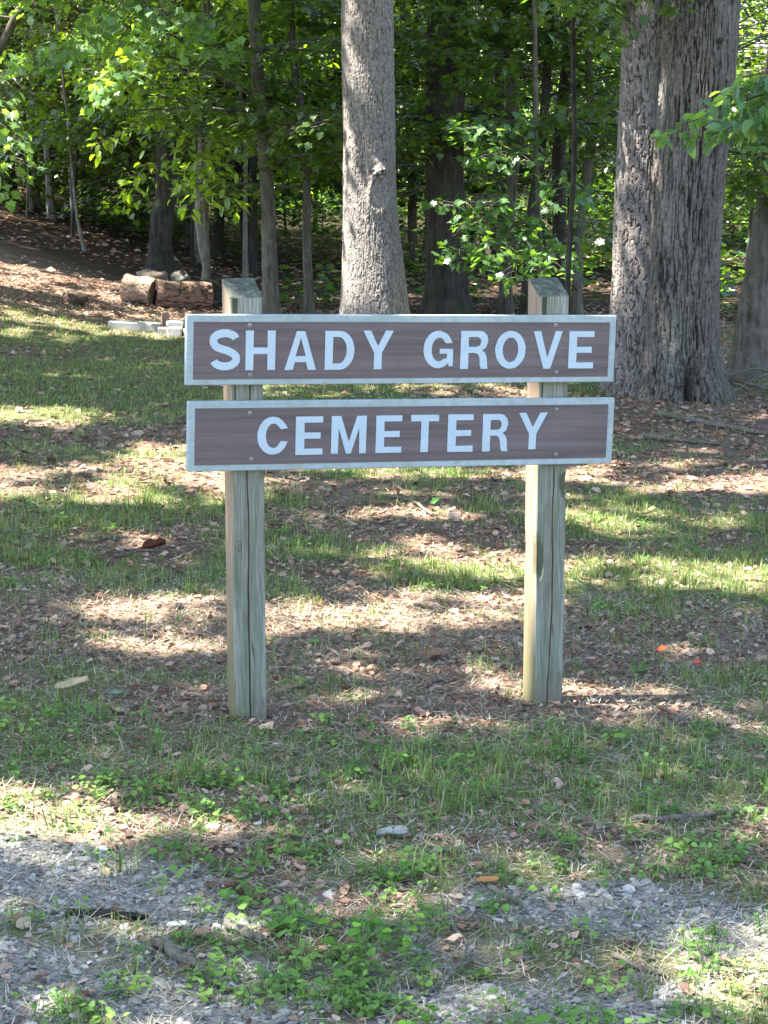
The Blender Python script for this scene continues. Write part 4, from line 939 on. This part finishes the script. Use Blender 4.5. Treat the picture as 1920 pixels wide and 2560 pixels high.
stick([(-1.0,7.3,.01),(-.9,7.38,.02),(-.8,7.4,.01)], .005, 'thin twig in the grass left of the left post', 80)
stick([(.02,8.75,.01),(.12,8.6,.02),(.2,8.35,.01)], .008, 'pale twig in the grass seen between the posts', 81)
stick([(-.45,4.22,.006),(-.3,4.12,.008),(-.18,4.02,.006)], .004, 'thin brown twig lying along the upper gravel edge', 82)
for i, (x, y, a, l) in enumerate(((2.3,12.6,2.2,.5),(2.45,12.4,2.6,.7),(2.2,12.9,.4,.5),(2.5,12.8,1.2,.6),(2.3,12.2,-.2,.4),(2.6,12.2,2.9,.5))):
    s_ = stick([(x,y,.03+.02*i),(x+l*.5*math.cos(a),y+l*.5*math.sin(a),.08+.02*i),(x+l*math.cos(a),y+l*math.sin(a),.03)], .009, 'loose brush stick heaped between twin oak and right edge trunk', 83+i); s_['group'] = 'brush sticks beside the twin oak'
# chips, scraps and single leaves
def flake(name, loc, size, col, label, cat, seed, rot=0, T=None, mat=None, curl=1., h=.008, tilt=.15):
    nu, nv = 14, 8; u = np.linspace(-1, 1, nu); v = np.linspace(-1, 1, nv); U, Vv = np.meshgrid(u, v)
    w = (1-np.abs(U)**2.4)**.5*(.55+.8*vn(U*4+seed, np.sign(Vv)*3+seed, s=seed)); X = U*size[0]/2; Y = Vv*w*size[1]/2+.15*size[1]*(vn(U*1.5, U*0, s=seed+3)-.5)
    Z = curl*(.25*size[1]*Vv**2+.08*size[0]*(fbm(U*2+seed, Vv*2, s=seed+5)-.5))
    top = np.stack([X, Y, Z+size[2]], -1).reshape(-1, 3); bot = np.stack([X, Y, Z], -1).reshape(-1, 3)
    i = np.arange(nv-1)[:, None]*nu+np.arange(nu-1)[None]; F = np.stack([i, i+1, i+nu+1, i+nu], -1).reshape(-1, 4); n = nu*nv
    bd = list(range(nu))+[r*nu+nu-1 for r in range(1, nv)]+[(nv-1)*nu+c for c in range(nu-2, -1, -1)]+[r*nu for r in range(nv-2, 0, -1)]
    Q = np.array([(bd[k], bd[(k+1) % len(bd)], bd[(k+1) % len(bd)]+n, bd[k]+n) for k in range(len(bd))])
    P = np.concatenate([top, bot]); q = fbm(P[:, 0]*25+seed, P[:, 1]*160, s=seed+7)
    o = mesh_np(name, P, [F, F[:, ::-1]+n, Q[:, ::-1]], mat or M_dry, None, np.array(col)[None]*(.65+.7*q[:, None]), True)
    o.location = (loc[0], loc[1], float(gzf(loc[0], loc[1]))+h); o.rotation_euler = (tilt, -tilt*.6, rot); tag(o, label, cat); return o
flake('bark_piece', (-.885,5.49), (.10,.032,.006), (.50,.39,.24), 'tan curled piece of bark on grass left of the left post', 'bark piece', 91, .35, h=.03, tilt=.3)
flake('wood_chip', (.225,4.14), (.052,.020,.003), (.46,.23,.09), 'orange broken wood chip at the edge of the right gravel', 'wood chip', 92, -.1, h=.012)
flake('wood_chip', (-.42,3.83), (.045,.02,.003), (.6,.58,.5), 'white wood chip on the gravel above the thick stick', 'wood chip', 93, .05, h=.01)
flake('dead_leaf', (-.365,3.8), (.045,.025,.002), (.30,.2,.14), 'brown curled leaf just right of the white chip', 'leaf', 94, -.5, h=.008)
flake('dead_leaf', (-.60,4.10), (.036,.015,.003), (.58,.44,.22), 'yellow-tan flake standing in the left gravel patch', 'leaf', 95, 1.9, h=.012, tilt=.4)
solid_blob('cloth_scrap', (-.57,3.865,.006), (.15,.026,.02), (.022,.022,.02), 'crumpled black cloth scrap lying on the left gravel', 'cloth scrap', 96, M_dry, -.1, 40, 1.3)
flake('orange_leaf', (.89,6.2), (.036,.022,.002), (.75,.16,.05), 'bright orange leaf on the ground right of the right post', 'leaf', 97, -.2, h=.015, tilt=.5)
flake('orange_leaf', (.98,6.07), (.02,.018,.002), (.65,.14,.08), 'tiny red-orange leaf nearer the right edge', 'leaf', 98, .3, h=.015, tilt=.5)
flake('dead_leaf', (-.87,7.45), (.09,.05,.003), (.10,.035,.02), 'dark reddish-brown curled leaf in the grass left of left post', 'leaf', 99, .1, h=.02, tilt=.35, curl=1.6)
flake('green_leaf', (-.76,5.47), (.05,.02,.001), (.16,.26,.2), 'pale green fallen leaf between bark piece and left post', 'leaf', 100, -.1, mat=M_grass, h=.015)
flake('green_leaf', (-.22,6.13), (.035,.025,.001), (.14,.28,.07), 'green fallen leaf in litter right of the left post', 'leaf', 101, .2, mat=M_grass, h=.015)
flake('green_leaf', (.22,8.55), (.06,.024,.001), (.22,.42,.1), 'bright green fallen leaf on the lawn between the posts', 'leaf', 102, .8, mat=M_grass, h=.03, tilt=.5)
flake('stone_flake', (.02,4.42), (.075,.03,.006), (.36,.34,.31), 'flat pale grey wood flake in weeds above the clover', 'wood chip', 103, .0, h=.01)

# ------------------------------------------------------------------ camera, light, world
cam = bpy.data.cameras.new('camera'); co = bpy.data.objects.new('camera', cam); COL.objects.link(co)
co.location = (0, 0, 1.605); co.rotation_euler = (PI/2-.1881, 0, 0)
cam.sensor_fit = 'VERTICAL'; cam.sensor_height = 36; cam.lens = 5008.5/2560*36; cam.clip_end = 2000; cam.clip_start = .05
sc.camera = co
sun = bpy.data.lights.new('sun', 'SUN'); sun.energy = 5.0; sun.angle = math.radians(.53); sun.color = (1, .95, .87)
so = bpy.data.objects.new('sun', sun); COL.objects.link(so); so.rotation_euler = Vector(SUN).to_track_quat('Z', 'Y').to_euler()
w = bpy.data.worlds.new('World'); sc.world = w; w.use_nodes = True; nt = w.node_tree
bg = nt.nodes['Background']; sky = nt.nodes.new('ShaderNodeTexSky'); sky.sky_type = 'NISHITA'; sky.sun_disc = False
sky.sun_elevation = SUN_EL; sky.sun_rotation = math.atan2(SUN[0], SUN[1]); sky.air_density = 1.0; sky.dust_density = 1.2; sky.ozone_density = 1.0
nt.links.new(sky.outputs[0], bg.inputs[0]); bg.inputs[1].default_value = .10
sc.view_settings.view_transform = 'Standard'; sc.view_settings.look = 'None'; sc.view_settings.exposure = 2.85; sc.view_settings.gamma = 1
sc.render.engine = 'CYCLES'
cy = sc.cycles; cy.max_bounces = 6; cy.diffuse_bounces = 3; cy.glossy_bounces = 2; cy.transmission_bounces = 3; cy.transparent_max_bounces = 4
cy.caustics_reflective = False; cy.caustics_refractive = False; cy.use_denoising = True
